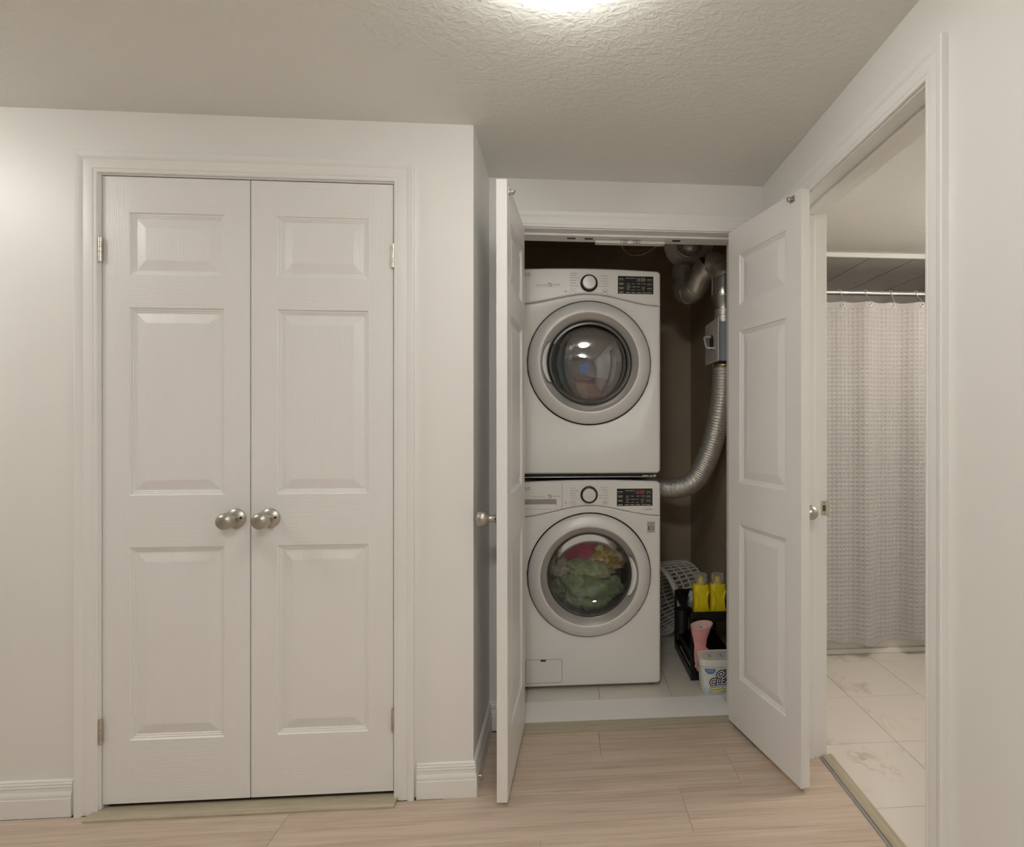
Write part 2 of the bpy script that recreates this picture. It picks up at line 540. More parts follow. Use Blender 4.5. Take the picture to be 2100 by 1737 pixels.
AL, AR, AT = -1.4895, -.5675, 2.0615
t1 = empty('trim_1'); struct(t1, 'moulded white casing around the closed closet doors', 'door trim')
casing_set(t1, AL-.004, AR+.004, AT+.004, lambda a, b, t: (a, YA-t, b))
jamb_set(t1, [('jamb_side', (AL-.014, AL, YA, 1.985, 0, AT)), ('jamb_side', (AR, AR+.014, YA, 1.985, 0, AT)), ('jamb_head', (AL-.014, AR+.014, YA, 1.985, AT, AT+.013))],
         [(AL, AR, YA+.042, YA+.075, AT-.012, AT)])
t2 = empty('trim_2'); struct(t2, 'white casing and jamb of the laundry closet opening', 'door trim')
casing_set(t2, OL-.004, OR+.004, OT+.004, lambda a, b, t: (a, YB-t, b))
jamb_set(t2, [('jamb_side', (OL-.016, OL, YB, YB2, 0, OT)), ('jamb_side', (OR, OR+.016, YB, YB2, 0, OT)), ('jamb_head', (OL-.016, OR+.016, YB, YB2, OT, OT+.015))],
         [(OL, OR, YB+.042, YB2, OT-.012, OT)])
t3 = empty('trim_3'); struct(t3, 'moulded white casing and jamb of the bathroom doorway', 'door trim')
casing_set(t3, DJ0-.004, DJ1+.004, DT+.004, lambda a, b, t: (XC-t, a, b))
casing_set(t3, DJ0-.004, DJ1+.004, DT+.004, lambda a, b, t: (XC2+t, a, b))
jamb_set(t3, [('jamb_side', (XC, XC2, DJ0-.015, DJ0, 0, DT)), ('jamb_side', (XC, XC2+.012, DJ1, DJ1+.015, 0, DT)), ('jamb_head', (XC, XC2, DJ0-.015, DJ1+.015, DT, DT+.015))],
         [(XC+.05, XC+.092, DJ0, DJ1, DT-.012, DT), (XC+.05, XC+.092, DJ0, DJ0+.012, 0, DT-.012), (XC+.05, XC+.092, DJ1-.012, DJ1, 0, DT-.012)])
# slots in the laundry head jamb
for sx in (.034, .109, .490):
    mb = MB(); mb.box(sx-.018, sx+.018, 2.318, 2.337, OT-.0126, OT-.011); mb.build('latch_slot', M['black'], t2, smooth=0)

# thresholds
def strip(name, x0, x1, y0, y1, z, m, label, along='x', slope=.006):
    mb = MB()
    if along == 'x':
        prof = [(y0, 0), (y0, z-slope*.6), (y0+.008, z), (y1, z), (y1, 0)]
        sweep_caps(mb, [(x0, a, b) for a, b in prof], [(x1, a, b) for a, b in prof])
    else:
        prof = [(x0, 0), (x0, z-slope*.6), (x0+.008, z), (x1, z), (x1, 0)]
        sweep_caps(mb, [(a, y0, b) for a, b in prof], [(a, y1, b) for a, b in prof])
    return struct(mb.build(name, m, smooth=0), label, 'threshold')
strip('trim_4', -1.508, -.553, 1.812, 1.873, .010, M['strip'], 'olive oak threshold strip under the closed closet doors')
strip('trim_5', OL, OR, 2.200, 2.270, .010, M['strip'], 'olive oak threshold strip at the laundry closet')
strip('trim_6', .971, 1.008, DJ0+.001, DJ1-.001, .012, M['strip_y'], 'olive oak threshold strip at the bathroom doorway', 'y')
mb = MB(); mb.box(.962, .9705, DJ0+.001, DJ1-.001, .0003, .004)
struct(mb.build('trim_7', mat('grey_sealant', (.33, .33, .34), .7), smooth=0), 'thin grey sealant line beside the bathroom threshold', 'sealant')
mb = MB(); mb.box(OL, OR, 2.268, 2.442, .0002, .009)
struct(mb.build('trim_8', M['trim'], smooth=0, bevel=.002), 'wide white sill board on the floor of the laundry doorway', 'sill')

# ------------------------------------------------------------------ closet and bathroom tile floors
def tile_floor(name, label, x0, x1, y0, y1, xl, yl, sx, sy, m, z=0.0):
    mb = MB(); mb.box(x0, x1, y0, y1, z-.05, z-.0022)
    fl = struct(mb.build(name, M['grout'], smooth=0), label, 'floor')
    xs = [xl]
    while xs[0] > x0: xs.insert(0, xs[0]-sx)
    while xs[-1] < x1: xs.append(xs[-1]+sx)
    ys = [yl]
    while ys[0] > y0: ys.insert(0, ys[0]-sy)
    while ys[-1] < y1: ys.append(ys[-1]+sy)
    g = .0011
    for i in range(len(xs)-1):
        for j in range(len(ys)-1):
            a0, a1 = max(xs[i]+g, x0), min(xs[i+1]-g, x1)
            b0, b1 = max(ys[j]+g, y0), min(ys[j+1]-g, y1)
            if a1-a0 < .01 or b1-b0 < .01: continue
            cx, cy = (a0+a1)/2, (b0+b1)/2
            mb = MB(); mb.box(a0-cx, a1-cx, b0-cy, b1-cy, -.008, 0)
            o = mb.build('tile', m, fl, smooth=0, bevel=.0008, bseg=1)
            o.location = (cx, cy, z)
    return fl
tile_floor('floor_closet', 'grey-white tile floor of the laundry closet', X1, CLX, YB2, CLY, .166, 2.692, .335, .335, M['tile_closet'])
tile_floor('floor_bathroom', 'pale marble tile floor of the bathroom', XC2+.001, BX, BY0, BY1, 1.311, 2.746, .334, .350, M['tile'], .002)

# ------------------------------------------------------------------ bathroom shell
mb = MB(); mb.box(XC2, BX+.1, BY0-.1, BY0, 0, 2.4); struct(mb.build('wall_bathroom_near', M['wall'], smooth=0), 'near wall of the bathroom', 'wall')
mb = MB(); mb.box(BX, BX+.1, BY0, BY1+.1, 0, 2.4); struct(mb.build('wall_bathroom_right', M['wall'], smooth=0), 'right wall of the bathroom', 'wall')
mb = MB(); mb.box(XC2, BX, BY1, BY1+.1, 0, 2.4); struct(mb.build('wall_bathroom_back', M['soffit'], smooth=0), 'tiled wall behind the bathtub', 'wall')
mb = MB(); mb.box(XC2, BX, BY0, 2.845, BZ, BZ+.05); struct(mb.build('ceiling_bathroom', M['ceiling'], smooth=0), 'beige textured ceiling of the bathroom', 'ceiling')
mb = MB(); mb.box(XC2, BX, 2.845, BY1, 2.168, 2.24)
sf = struct(mb.build('ceiling_shower', M['grout_dark'], smooth=0), 'tiled ceiling above the shower curtain', 'ceiling')
xs = [XC2, 1.17, 1.425, 1.68, 1.935, 2.19, BX]; ys = [2.847, 3.16, BY1]
for i in range(len(xs)-1):
    for j in range(2):
        mb = MB(); mb.box(xs[i]+.0035, xs[i+1]-.0035, ys[j]+.0015, ys[j+1]-.0015, 2.163, 2.169)
        mb.build('tile', M['soffit'], sf, smooth=0, bevel=.0008, bseg=1)
mb = MB(); mb.box(XC2, BX, 2.832, 2.846, 2.160, BZ)
struct(mb.build('trim_9', M['trim'], smooth=0, bevel=.002), 'thin white edge strip where the bathroom ceiling meets the shower', 'trim')

# ------------------------------------------------------------------ doors
LW, LT, LH = .4565, .035, 2.034
STI = .081
PAN = [(.203, .830), (.999, 1.610), (1.716, 1.919)]
def door_leaf(name, label, loc, rz, hinge_left, both, backset=.052):
    s = 1 if hinge_left else -1
    root = empty(name, loc, rz); struct(root, label, 'door')
    X = lambda a: a*s
    slab = MB()
    xb = [0, STI, LW-STI, LW]
    zb = [0] + [z for p in PAN for z in p] + [LH]
    def face(yf):
        dd = (lambda d: d) if yf == 0 else (lambda d: LT-d)
        for i in range(len(zb)-1):
            for c in range(3):
                q = [(X(xb[c]), dd(0), zb[i]), (X(xb[c+1]), dd(0), zb[i]), (X(xb[c+1]), dd(0), zb[i+1]), (X(xb[c]), dd(0), zb[i+1])]
                if c == 1 and i % 2 == 1: continue
                slab.add(q, [(0, 1, 2, 3)], 1 if c == 1 else 0)
        for (z0, z1) in PAN:
            if yf != 0 and not both:
                slab.add([(X(STI), dd(0), z0), (X(LW-STI), dd(0), z0), (X(LW-STI), dd(0), z1), (X(STI), dd(0), z1)], [(0, 1, 2, 3)], 0)
                continue
            rings = [(0, 0), (.0035, .0045), (.008, .0050), (.0095, .0075), (.0135, .0078), (.0150, .0098), (.018, .0098)]
            vs = []
            for (ins, d) in rings:
                vs += [(X(STI+ins), dd(d), z0+ins), (X(LW-STI-ins), dd(d), z0+ins), (X(LW-STI-ins), dd(d), z1-ins), (X(STI+ins), dd(d), z1-ins)]
            fs = []
            for r_ in range(len(rings)-1):
                for e in range(4):
                    fs.append((r_*4+e, r_*4+(e+1) % 4, (r_+1)*4+(e+1) % 4, (r_+1)*4+e))
            slab.add(vs, fs, 0)
            pm = MB()
            pr = [(.0178, .0100), (.0182, .0098), (.047, .0030), (.050, .0026)]
            vs = []
            for (ins, d) in pr:
                vs += [(X(STI+ins), dd(d), z0+ins), (X(LW-STI-ins), dd(d), z0+ins), (X(LW-STI-ins), dd(d), z1-ins), (X(STI+ins), dd(d), z1-ins)]
            fs = []
            for r_ in range(len(pr)-1):
                for e in range(4):
                    fs.append((r_*4+e, r_*4+(e+1) % 4, (r_+1)*4+(e+1) % 4, (r_+1)*4+e))
            fs.append((12, 13, 14, 15))
            pm.add(vs, fs)
            pm.build('panel', M['door_v'], root, smooth=0)
    face(0); face(1)
    for i in range(len(zb)-1):
        for xx in (0, LW):
            slab.add([(X(xx), 0, zb[i]), (X(xx), LT, zb[i]), (X(xx), LT, zb[i+1]), (X(xx), 0, zb[i+1])], [(0, 1, 2, 3)], 0)
    for c in range(3):
        for zz in (0, LH):
            slab.add([(X(xb[c]), 0, zz), (X(xb[c+1]), 0, zz), (X(xb[c+1]), LT, zz), (X(xb[c]), LT, zz)], [(0, 1, 2, 3)], 0)
    sl = slab.build('slab', [M['door_v'], M['door_h']], None, smooth=0)
    bm = bmesh.new(); bm.from_mesh(sl.data)
    bmesh.ops.remove_doubles(bm, verts=bm.verts, dist=.00005); bmesh.ops.recalc_face_normals(bm, faces=bm.faces)
    bm.to_mesh(sl.data); bm.free(); sl.parent = root
    # knob on the room face
    kx, kz = X(LW-backset), .9205
    kn = MB(); kn.lathe([(.012, 0), (.0115, -.012), (.0105, -.022), (.0125, -.029), (.0235, -.036), (.0268, -.047), (.0262, -.058), (.0215, -.066), (.010, -.0695), (0.0003, -.070)], (kx, -.006, kz), 'y', 32)
    k_ = kn.build('knob', M['nickel'], root, smooth=60)
    ro = MB(); ro.lathe([(.0325, 0), (.0325, -.003), (.030, -.0055), (.020, -.0095), (.012, -.0125), (.0003, -.0125)], (kx, 0, kz), 'y', 36)
    ro.build('rosette', M['nickel'], k_, smooth=50)
    pn = MB(); pn.lathe([(.0036, -.0075), (.0036, -.0115), (.0022, -.0115), (.0022, -.0105), (.0003, -.0105)], (kx+.021, 0, kz+.003), 'y', 14)
    pn.build('screw', M['black'], k_, smooth=50)
    # hinges
    for hz in (.239, 1.794):
        hm = MB()
        for q in range(5):
            z0 = hz-.039+q*.0157
            hm.lathe([(.0003, z0), (.0058, z0), (.0058, z0+.0150), (.0003, z0+.0150)], (X(-.002), -.0062, 0), 'z', 14)
        hm.box(min(X(-.004), X(.0005)), max(X(-.004), X(.0005)), -.004, .03, hz-.038, hz+.038)
        hm.build('hinge', M['hinge'], root, smooth=50)
    return root
door_leaf('door_1', 'closed left leaf of the white panelled closet doors', (-1.487, YA+.003, .024), 0, True, False, .044)
door_leaf('door_2', 'closed right leaf of the white panelled closet doors', (-.570, YA+.003, .024), 0, False, False, .060)
d3 = door_leaf('door_3', 'open left laundry door seen nearly edge on', (-.193, 2.245, .020), R(-93.0), True, True)
d3.rotation_euler = (0, R(.35), R(-93.0))
d4 = door_leaf('door_4', 'open right laundry door showing its three inner panels', (.7235, 2.229, .020), R(104.3), False, True, .064)
for (d, s) in ((d3, 1), (d4, -1)):   # ball catch strikes at the top inner corner
    mb = MB()
    x = s*(LW-.045)
    mb.box(x-.012, x+.012, LT, LT+.0015, LH-.032, LH-.010)
    mb.tube([(x-.008, LT, LH-.026), (x-.008, LT+.014, LH-.026), (x-.006, LT+.018, LH-.018), (x+.006, LT+.018, LH-.018), (x+.008, LT+.014, LH-.026), (x+.008, LT, LH-.026)], .0028, 8)
    mb.build('catch_strike', M['nickel'], d, smooth=50)

# ------------------------------------------------------------------ text helper
def text(name, body, size, m, parent, loc, rot=(PI/2, 0, 0), align='LEFT', shear=0.0, offset=0.0, extrude=.0002, bold=0.0, sx=1.0):
    cu = bpy.data.curves.new(name, 'FONT')
    cu.body = body; cu.size = size; cu.align_x = align; cu.align_y = 'CENTER'
    cu.shear = shear; cu.offset = offset+bold; cu.extrude = extrude; cu.resolution_u = 3
    tmp = bpy.data.objects.new(name, cu); COL.objects.link(tmp)
    dg = bpy.context.evaluated_depsgraph_get()
    me = bpy.data.meshes.new_from_object(tmp.evaluated_get(dg))
    bpy.data.objects.remove(tmp); bpy.data.curves.remove(cu)
    me.materials.clear(); me.materials.append(m)
    o = bpy.data.objects.new(name, me); COL.objects.link(o)
    o.parent = parent; o.location = loc; o.rotation_euler = rot; o.scale = (sx, 1, 1)
    return o

# ------------------------------------------------------------------ washer and dryer
HW = .338
def seam(x):
    u = min(1, abs(x)/HW)
    return .868 - .052*(u*u*(3-2*u))
CZ = .542
def machine(name, label, loc, washer):
    root = tag(empty(name, loc), label, 'washer' if washer else 'dryer')
    zb, zt = .020, .981
    # cabinet open at the front
    mb = MB(); x = HW
    vs = [(-x, .03, zb), (x, .03, zb), (x, .60, zb), (-x, .60, zb), (-x, .03, zt), (x, .03, zt), (x, .60, zt), (-x, .60, zt)]
    mb.add(vs, [(0, 3, 2, 1), (4, 5, 6, 7), (1, 2, 6, 5), (2, 3, 7, 6), (3, 0, 4, 7)])
    mb.build('cabinet', M['appl'], root, smooth=0, fix=False)
    # front plate with door hole
    ol = []
    N = 24
    r = .018
    ol += [(-HW+r*(1-math.cos(a)), zb+r*(1-math.sin(a))) for a in [0]]
    ol = []
    for i in range(7):
        a = R(180+90*i/6); ol.append((-HW+r+r*math.cos(a), zb+r+r*math.sin(a)))
    for i in range(1, 12): ol.append((-HW+r+(2*HW-2*r)*i/12, zb))
    for i in range(7):
        a = R(270+90*i/6); ol.append((HW-r+r*math.cos(a), zb+r+r*math.sin(a)))
    zs = seam(HW)-.0012
    for i in range(1, 12): ol.append((HW, zb+r+(zs-zb-r)*i/12))
    for i in range(N+1):
        xx = HW - 2*HW*i/N; ol.append((xx, seam(xx)-.0012))
    for i in range(1, 12): ol.append((-HW, zs-(zs-zb-r)*i/12))
    inn = inset(ol, .007)
    HR = .2945
    hole = []
    for p in inn:
        a = math.atan2(p[1]-CZ, p[0]); hole.append((HR*math.cos(a), CZ+HR*math.sin(a)))
    hole2 = [(p[0]*.985, CZ+(p[1]-CZ)*.985) for p in hole]
    hole3 = [(p[0]*.70, CZ+(p[1]-CZ)*.70) for p in hole]
    mb = MB(); n = len(ol)
    layers = [(ol, .035), (ol, .007), (inn, 0), ([(p[0]*1.02, CZ+(p[1]-CZ)*1.02) for p in hole], 0), (hole, .004), (hole, .03)]
    vs = []
    for (o, y) in layers: vs += [(p[0], y, p[1]) for p in o]
    fs = []
    for j in range(len(layers)-1):
        for i in range(n):
            k = (i+1) % n
            fs.append((j*n+i, j*n+k, (j+1)*n+k, (j+1)*n+i))
    mb.add(vs, fs); mb.build('front_plate', M['appl'], root, smooth=40)
    mb = MB(); mb.lathe([(.2945, .030), (.205, .030), (.205, .06)], (0, 0, CZ), 'y', 72); mb.build('gasket', M['gasket'], root, smooth=40)
    # control panel
    pl = []
    for i in range(N+1):
        xx = -HW + 2*HW*i/N; pl.append((xx, seam(xx)+.0012))
    rt = .020
    for i in range(7):
        a = R(90*i/6); pl.append((HW-rt+rt*math.cos(a), zt-rt+rt*math.sin(a)))
    for i in range(1, 12):
        u = i/12; pl.append((HW-rt-(2*HW-2*rt)*u, zt+.008*math.sin(PI*u)))
    for i in range(7):
        a = R(90+90*i/6); pl.append((-HW+rt+rt*math.cos(a), zt-rt+rt*math.sin(a)))
    mb = MB(); mb.prism(pl, 0, .05, bevel=.006); cp = mb.build('control_panel', M['appl'], root, smooth=40)
    # dial
    dz = .918 if not washer else .921
    dm = MB(); dm.lathe([(.041, 0), (.0405, -.006), (.037, -.010), (.033, -.011)], (-.002, 0, dz), 'y', 40); dm.lathe([(.033, -.011), (.033, -.004)], (-.002, 0, dz), 'y', 40)
    dr = dm.build('dial_ring', M['black'], root, smooth=50)
    dm = MB(); dm.lathe([(.0315, -.006), (.0312, -.021), (.029, -.024), (.0003, -.0255)], (-.002, 0, dz), 'y', 40)
    dm.build('dial', M['ring'], root, smooth=50)
    # round buttons
    for bx in (-.079, .074):
        bm_ = MB(); bm_.lathe([(.0145, .0002), (.0145, -.0012), (.0132, -.0012), (.0130, -.0004), (.0003, -.0006)], (bx, 0, dz-.0385 if washer else dz-.040), 'y', 28)
        b_ = bm_.build('button', M['handle'], root, smooth=50)
        im = MB()
        zc = dz-.0385 if washer else dz-.040
        ring = MB(); ring.lathe([(.0148, -.0010), (.0148, -.0014), (.0138, -.0014), (.0138, -.0010)], (bx, 0, zc), 'y', 28); ring.build('ring_outline', M['print'], b_, smooth=0)
        if bx < 0:
            im.lathe([(.0052, -.0014), (.0040, -.0014)], (bx, 0, zc), 'y', 20, a0=R(120), a1=R(420)); im.box(bx-.0006, bx+.0006, -.0014, -.0012, zc+.002, zc+.007)
        else:
            im.add([(bx-.005, -.0014, zc-.004), (bx-.005, -.0014, zc+.004), (bx+.001, -.0014, zc)], [(0, 1, 2)])
            im.box(bx+.0025, bx+.0036, -.0014, -.0012, zc-.004, zc+.004); im.box(bx+.0052, bx+.0063, -.0014, -.0012, zc-.004, zc+.004)
        im.build('symbol', M['printd'] if bx > 0 else M['print'], b_, smooth=0)
    # display
    x0, x1, z0, z1 = (.1345, .304, .871, .955) if not washer else (.130, .300, .866, .948)
    dpm = MB(); dpm.box(x0, x1, -.0010, .002, z0, z1); dp = dpm.build('display', M['blackgloss'], root, smooth=0, bevel=.0006)
    yy = -.0013
    text('digits', '18:88', .025, M['printr'] if washer else M['printw'], dp, (x0+.086, yy, z1-.017), extrude=.0001, sx=.82)
    bars = MB()
    random.seed(3 if washer else 5)
    def bar(a, z, w, h=.0022): bars.box(a, a+w, yy, yy+.0003, z-h/2, z+h/2)
    for q in range(4):
        zz = z1-.014-q*.0205
        bar(x0+.004, zz, .024, .0034); bar(x1-.030, zz-.002, .022, .0034)
        bar(x0+.003, zz-.008, .028, .0007); bar(x1-.031, zz-.010, .027, .0007)
        if q: bar(x0+.008, zz-.0045, .017, .0018)
    for cxx, ws in ((.040, (.012, .012, .016, .010, .014)), (.064, (.011, 0, .018, 0, .012)), (.089, (.014, 0, .010, 0, .009)), (.113, (.018, 0, .012, .011, .009))):
        for q in range(5):
            if ws[q]:
                zz = z1-.036-q*.0073
                bar(x0+cxx, zz, .0016, .0016); bar(x0+cxx+.004, zz, ws[q], .0024)
    for q in range(4): bar(x0+.038+q*.0262, z0+.006, .020, .0034)
    for q in range(4): bar(x0+.041+q*.0115, z1-.010, .006, .005)
    bars.build('display_print', M['printw'], dp, smooth=0)['kind'] = 'stuff'
    # words printed on the panel
    def tx(s, sz, xx, zz, m, al='LEFT', sh=0.0): text('lettering', s, sz, m, cp, (xx, -.0004, zz), align=al, shear=sh, extrude=.0001)
    tx('LG', .020, -.302, .953 if not washer else .952, M['printd'])
    if washer:
        tx('Direct Drive', .0115, -.270, .9135, M['print']); lx = ['Normal', 'Heavy Duty', 'Bedding', 'Towels', 'Tub Clean']; rx = ['Perm.Press', 'Delicates', 'Towels', 'Speed Wash', 'Downloaded']
        lz = [.953-.0118*i-.0 for i in range(5)]
    else:
        tx('Sensor Dry', .0115, -.250, .9055, M['print']); lx = ['ANTIBAC', 'Normal', 'Heavy Duty', 'Bedding', 'Towels', 'Small Load']; rx = ['Perm.Press', 'Delicates', 'Speed Dry', 'Air Dry', 'Downloaded']
        lz = [.9625, .954, .9435, .931, .918, .9045]
    for s_, zz in zip(lx, lz): tx(s_, .0085, -.092, zz, M['print'])
    for i, s_ in enumerate(rx): tx(s_, .0085, .089, .954-.0122*i, M['print'], 'RIGHT')
    ic = MB()
    zi = .9155 if washer else .9085
    ic.lathe([(.0078, -.0004), (.0050, -.0004)], (-.187, 0, zi), 'y', 18, a0=R(20), a1=R(190)); ic.lathe([(.0078, -.0004), (.0050, -.0004)], (-.184, 0, zi), 'y', 18, a0=R(200), a1=R(370))
    ic.build('icon', M['printd'], cp, smooth=0)
    ic = MB()
    for q in range(3): ic.box(-.170+q*.012, -.162+q*.012, -.0004, 0, zi-.004, zi+.003)
    ic.box(-.118, -.106, -.0004, 0, zi-.035, zi-.027)
    if not washer: ic.box(-.335, -.148, -.0004, 0, .8965, .8972)
    ic.build('faint_print', mat('faint_print', (.55, .54, .51), .6), cp, smooth=0)['kind'] = 'stuff'
    if washer:
        dw = empty('detergent_drawer'); dw.parent = root
        mb = MB(); mb.box(-.1295, -.1282, -.0006, .001, seam(-.13)+.004, .979); mb.build('drawer_gap', M['gasket'], dw, smooth=0)
        mb = MB(); mb.prism(rrect(-.330, -.155, .874, .902, .006), -.0006, .004); mb.build('recess', mat('recess_grey', (.33, .31, .29), .5), dw, smooth=0)
        mb = MB(); o_ = rrect(-.330, -.155, .855, .878, .010); mb.prism(o_, -.0035, .002, bevel=.003); mb.build('pull', M['appl'], dw, smooth=40)
        # filter flap
        fl = MB(); o_ = rrect(-.298, -.130, .040, .148, .008); fl.prism(o_, -.0012, .003, bevel=.001); ff = fl.build('filter_flap', M['appl'], root, smooth=40)
        fg = MB(); o2 = rrect(-.2998, -.1282, .0382, .1498, .009); fg.prism(o2, -.0004, .002); fg.build('flap_gap', M['print'], ff, smooth=0)
        fg = MB(); fg.prism(rrect(-.230, -.204, .140, .149, .003), -.0016, .002); fg.build('flap_notch', M['printd'], ff, smooth=0)
        # badge
        bd = MB(); bd.prism(rrect(.274, .312, .738, .791, .002), -.0010, .001); b_ = bd.build('badge', mat('badge_silver', (.48, .47, .43), .4, .2), root, smooth=0)
        nm = MB(); nm.box(.2795, .2835, -.0014, -.001, .749, .770); nm.lathe([(.0105, -.0014), (.0080, -.0014)], (.297, 0, .7595), 'y', 28); nm.build('numeral', M['printd'], b_, smooth=0)
        nm = MB(); nm.box(.278, .308, -.0014, -.001, .781, .7835); nm.box(.285, .301, -.0014, -.001, .776, .778); nm.box(.293, .301, -.0014, -.001, .7585, .7605); nm.build('small_print', M['print'], b_, smooth=0)['kind'] = 'stuff'
        mb = MB(); mb.box(.253, .256, -.0004, 0, .846, .851); mb.box(.263, .300, -.0004, 0, .847, .850); mb.build('small_lettering', M['print'], cp, smooth=0)
        for fx in (-.30, .30):
            for fy in (.06, .55):
                mb = MB(); mb.lathe([(.0003, 0), (.020, 0), (.020, .006), (.012, .008), (.012, .021)], (fx, fy, 0), 'z', 18); mb.build('foot', M['printd'], root, smooth=40)
    else:
        mb = MB(); mb.box(-HW+.03, HW-.06, .03, .58, 0, .0205); mb.build('base', M['black'], root, smooth=0)
        mb = MB(); mb.box(-HW+.006, HW-.020, .012, .028, 0, .0035); mb.box(HW-.085, HW-.055, .008, .028, .0035, .010); mb.box(HW-.050, HW-.036, .008, .028, .0035, .010); mb.box(HW-.032, HW-.018, .010, .028, .0035, .012)
        mb.build('stacking_bracket', M['silver'], root, smooth=0, bevel=.001)
    # door
    dd = empty('door'); dd.parent = root; dd.location = (0, 0, CZ)
    rg = MB(); rg.lathe([(.284, .028), (.288, .020), (.2885, -.004), (.286, -.012), (.276, -.020), (.255, -.028), (.238, -.0325), (.2325, -.0325), (.2295, -.0290)], (0, 0, 0), 'y', 96)
    rg.build('outer_ring', M['ring'] if not washer else M['ring'], dd, smooth=60)
    rg = MB()
    if washer: rg.lathe([(.2295, -.0290), (.222, -.022), (.206, -.006), (.199, .004)], (0, 0, 0), 'y', 96)
    else: rg.lathe([(.2295, -.0290), (.224, -.025), (.206, -.016), (.2005, -.010)], (0, 0, 0), 'y', 96)
    rg.build('inner_ring', M['silver'], dd, smooth=60)
    rg = MB(); q = .004 if washer else -.010
    rg.lathe([(.2005, q), (.197, q-.002), (.1945, q), (.1945, q+.02)], (0, 0, 0), 'y', 96); rg.build('glass_rim', M['gasket'], dd, smooth=60)
    gm = MB()
    if washer: gm.lathe([(.195, .006), (.185, .011), (.165, .026), (.135, .042), (.09, .056), (.04, .063), (.0005, .064)], (0, 0, 0), 'y', 72)
    else: gm.lathe([(.195, -.010), (.188, -.020), (.170, -.035), (.140, -.050), (.10, -.061), (.05, -.067), (.0005, -.069)], (0, 0, 0), 'y', 72)
    gm.build('glass', M['glass_w'] if washer else M['glass_d'], dd, smooth=80)
    a0, a1 = (R(-28), R(26)) if washer else (R(152), R(208))
    hm = MB(); seg = 24
    prof = [(.2005, -.004 if washer else -.013), (.204, -.012 if washer else -.020), (.213, -.018 if washer else -.026), (.219, -.020 if washer else -.027), (.2215, -.0195 if washer else -.024)]
    vs = []; fs = []
    for i in range(seg+1):
        a = a0+(a1-a0)*i/seg; e = math.sin(PI*i/seg)**.35
        for (rr, h) in prof:
            r2 = .2005+(rr-.2005)*e
            vs.append((r2*math.cos(a), h-.002, r2*math.sin(a)))
    m_ = len(prof)
    for i in range(seg):
        for j in range(m_-1):
            fs.append((i*m_+j, i*m_+j+1, (i+1)*m_+j+1, (i+1)*m_+j))
    hm.add(vs, fs); hm.build('door_handle', M['handle'], dd, smooth=60)
    # drum
    dm = MB(); dm.lathe([(.205, .055), (.255, .075), (.255, .44), (.22, .47), (.0005, .48)], (0, 0, CZ), 'y', 48); dm.build('drum', M['drum'], root, smooth=50)
    return root
MX, MY = .123, 2.552
machine('washing_machine', 'white front-load washing machine full of laundry, lower of the stack', (MX, MY, 0), True)
machine('clothes_dryer', 'white front-load clothes dryer with dark glass, stacked on the washer', (MX, MY, 1.001), False)

# ------------------------------------------------------------------ laundry
def cloth(name, label, c, s, seed, m, amp=.35, freq=1.6, sub=5, rot=0.0, group=None):
    bm = bmesh.new()
    bmesh.ops.create_icosphere(bm, subdivisions=sub, radius=1)
    off = Vector((seed*7.3, seed*3.1, seed*1.7))
    for v in bm.verts:
        p = v.co.copy()
        n1 = noise.noise(p*freq+off)
        n2 = 1-abs(noise.noise(p*freq*1.7+off*2))*2
        n3 = 1-abs(noise.noise(p*freq*3.4+off*3))*2
        v.co = p*(1+amp*(.7*n1+.28*n2+.14*n3)-amp*.25)
        v.co = Vector((v.co.x*s[0], v.co.y*s[1], v.co.z*s[2]))
    me = bpy.data.meshes.new(name); bm.to_mesh(me); bm.free()
    me.materials.append(m); me.shade_smooth()
    o = bpy.data.objects.new(name, me); COL.objects.link(o)
    o.location = c; o.rotation_euler = (0, rot, 0)
    return tag(o, label, 'laundry', group)
ZW = CZ
G = 'laundry in the washing machine'
cloth('green_towel', 'grey-green waffle towel heaped at the bottom of the washer window', (MX+.0, MY+.185, ZW-.105), (.165, .08, .105), 1, mat_cloth('green_waffle', (.17, .22, .11), (.27, .33, .18), 10, 90), .5, 1.7, 5, 0, G)
cloth('light_green_towel', 'paler green towel over the heap in the middle of the washer window', (MX-.0, MY+.165, ZW-.015), (.115, .055, .05), 4, mat_cloth('light_green_waffle', (.25, .31, .17), (.36, .42, .25), 10, 90), .45, 1.9, 5, R(8), G)
cloth('magenta_shirt', 'magenta garment in the upper part of the washer window', (MX-.035, MY+.22, ZW+.085), (.105, .05, .095), 8, mat_cloth('magenta_cloth', (.35, .02, .09), (.48, .05, .15), 6), .3, 1.3, 5, 0, G)
cloth('mustard_cloth', 'mustard and white patterned cloth at the right of the washer window', (MX+.105, MY+.20, ZW+.045), (.10, .05, .065), 12, mat_cloth('mustard_pattern', (.42, .25, .02), (.66, .58, .42), 26), .5, 2.0, 5, R(12), G)
cloth('grey_cloth', 'crumpled grey cloth at the left of the washer window', (MX-.135, MY+.18, ZW-.01), (.055, .045, .062), 16, mat_cloth('grey_cloth', (.28, .26, .22), (.40, .38, .33), 12), .5, 1.8, 5, R(-25), G)
cloth('navy_cloth', 'dark navy cloth behind the laundry in the washer', (MX+.0, MY+.33, ZW-.06), (.19, .06, .14), 21, mat_cloth('navy_cloth', (.012, .014, .03), (.03, .03, .05), 6), .3, 1.4, 4, 0, G)
G = 'added stand-in cloths in the dryer'
ZD = 1.001+CZ  # added cloths stand in for colour patches, such as reflections, in the dryer glass
cloth('teal_standin_cloth', 'added teal cloth standing in for a teal patch at the left in the dryer glass', (MX-.135, MY+.12, ZD-.02), (.04, .05, .10), 26, mat_cloth('teal_standin_cloth', (.01, .22, .24), (.02, .36, .38), 6), .4, 1.6, 4, 0, G)
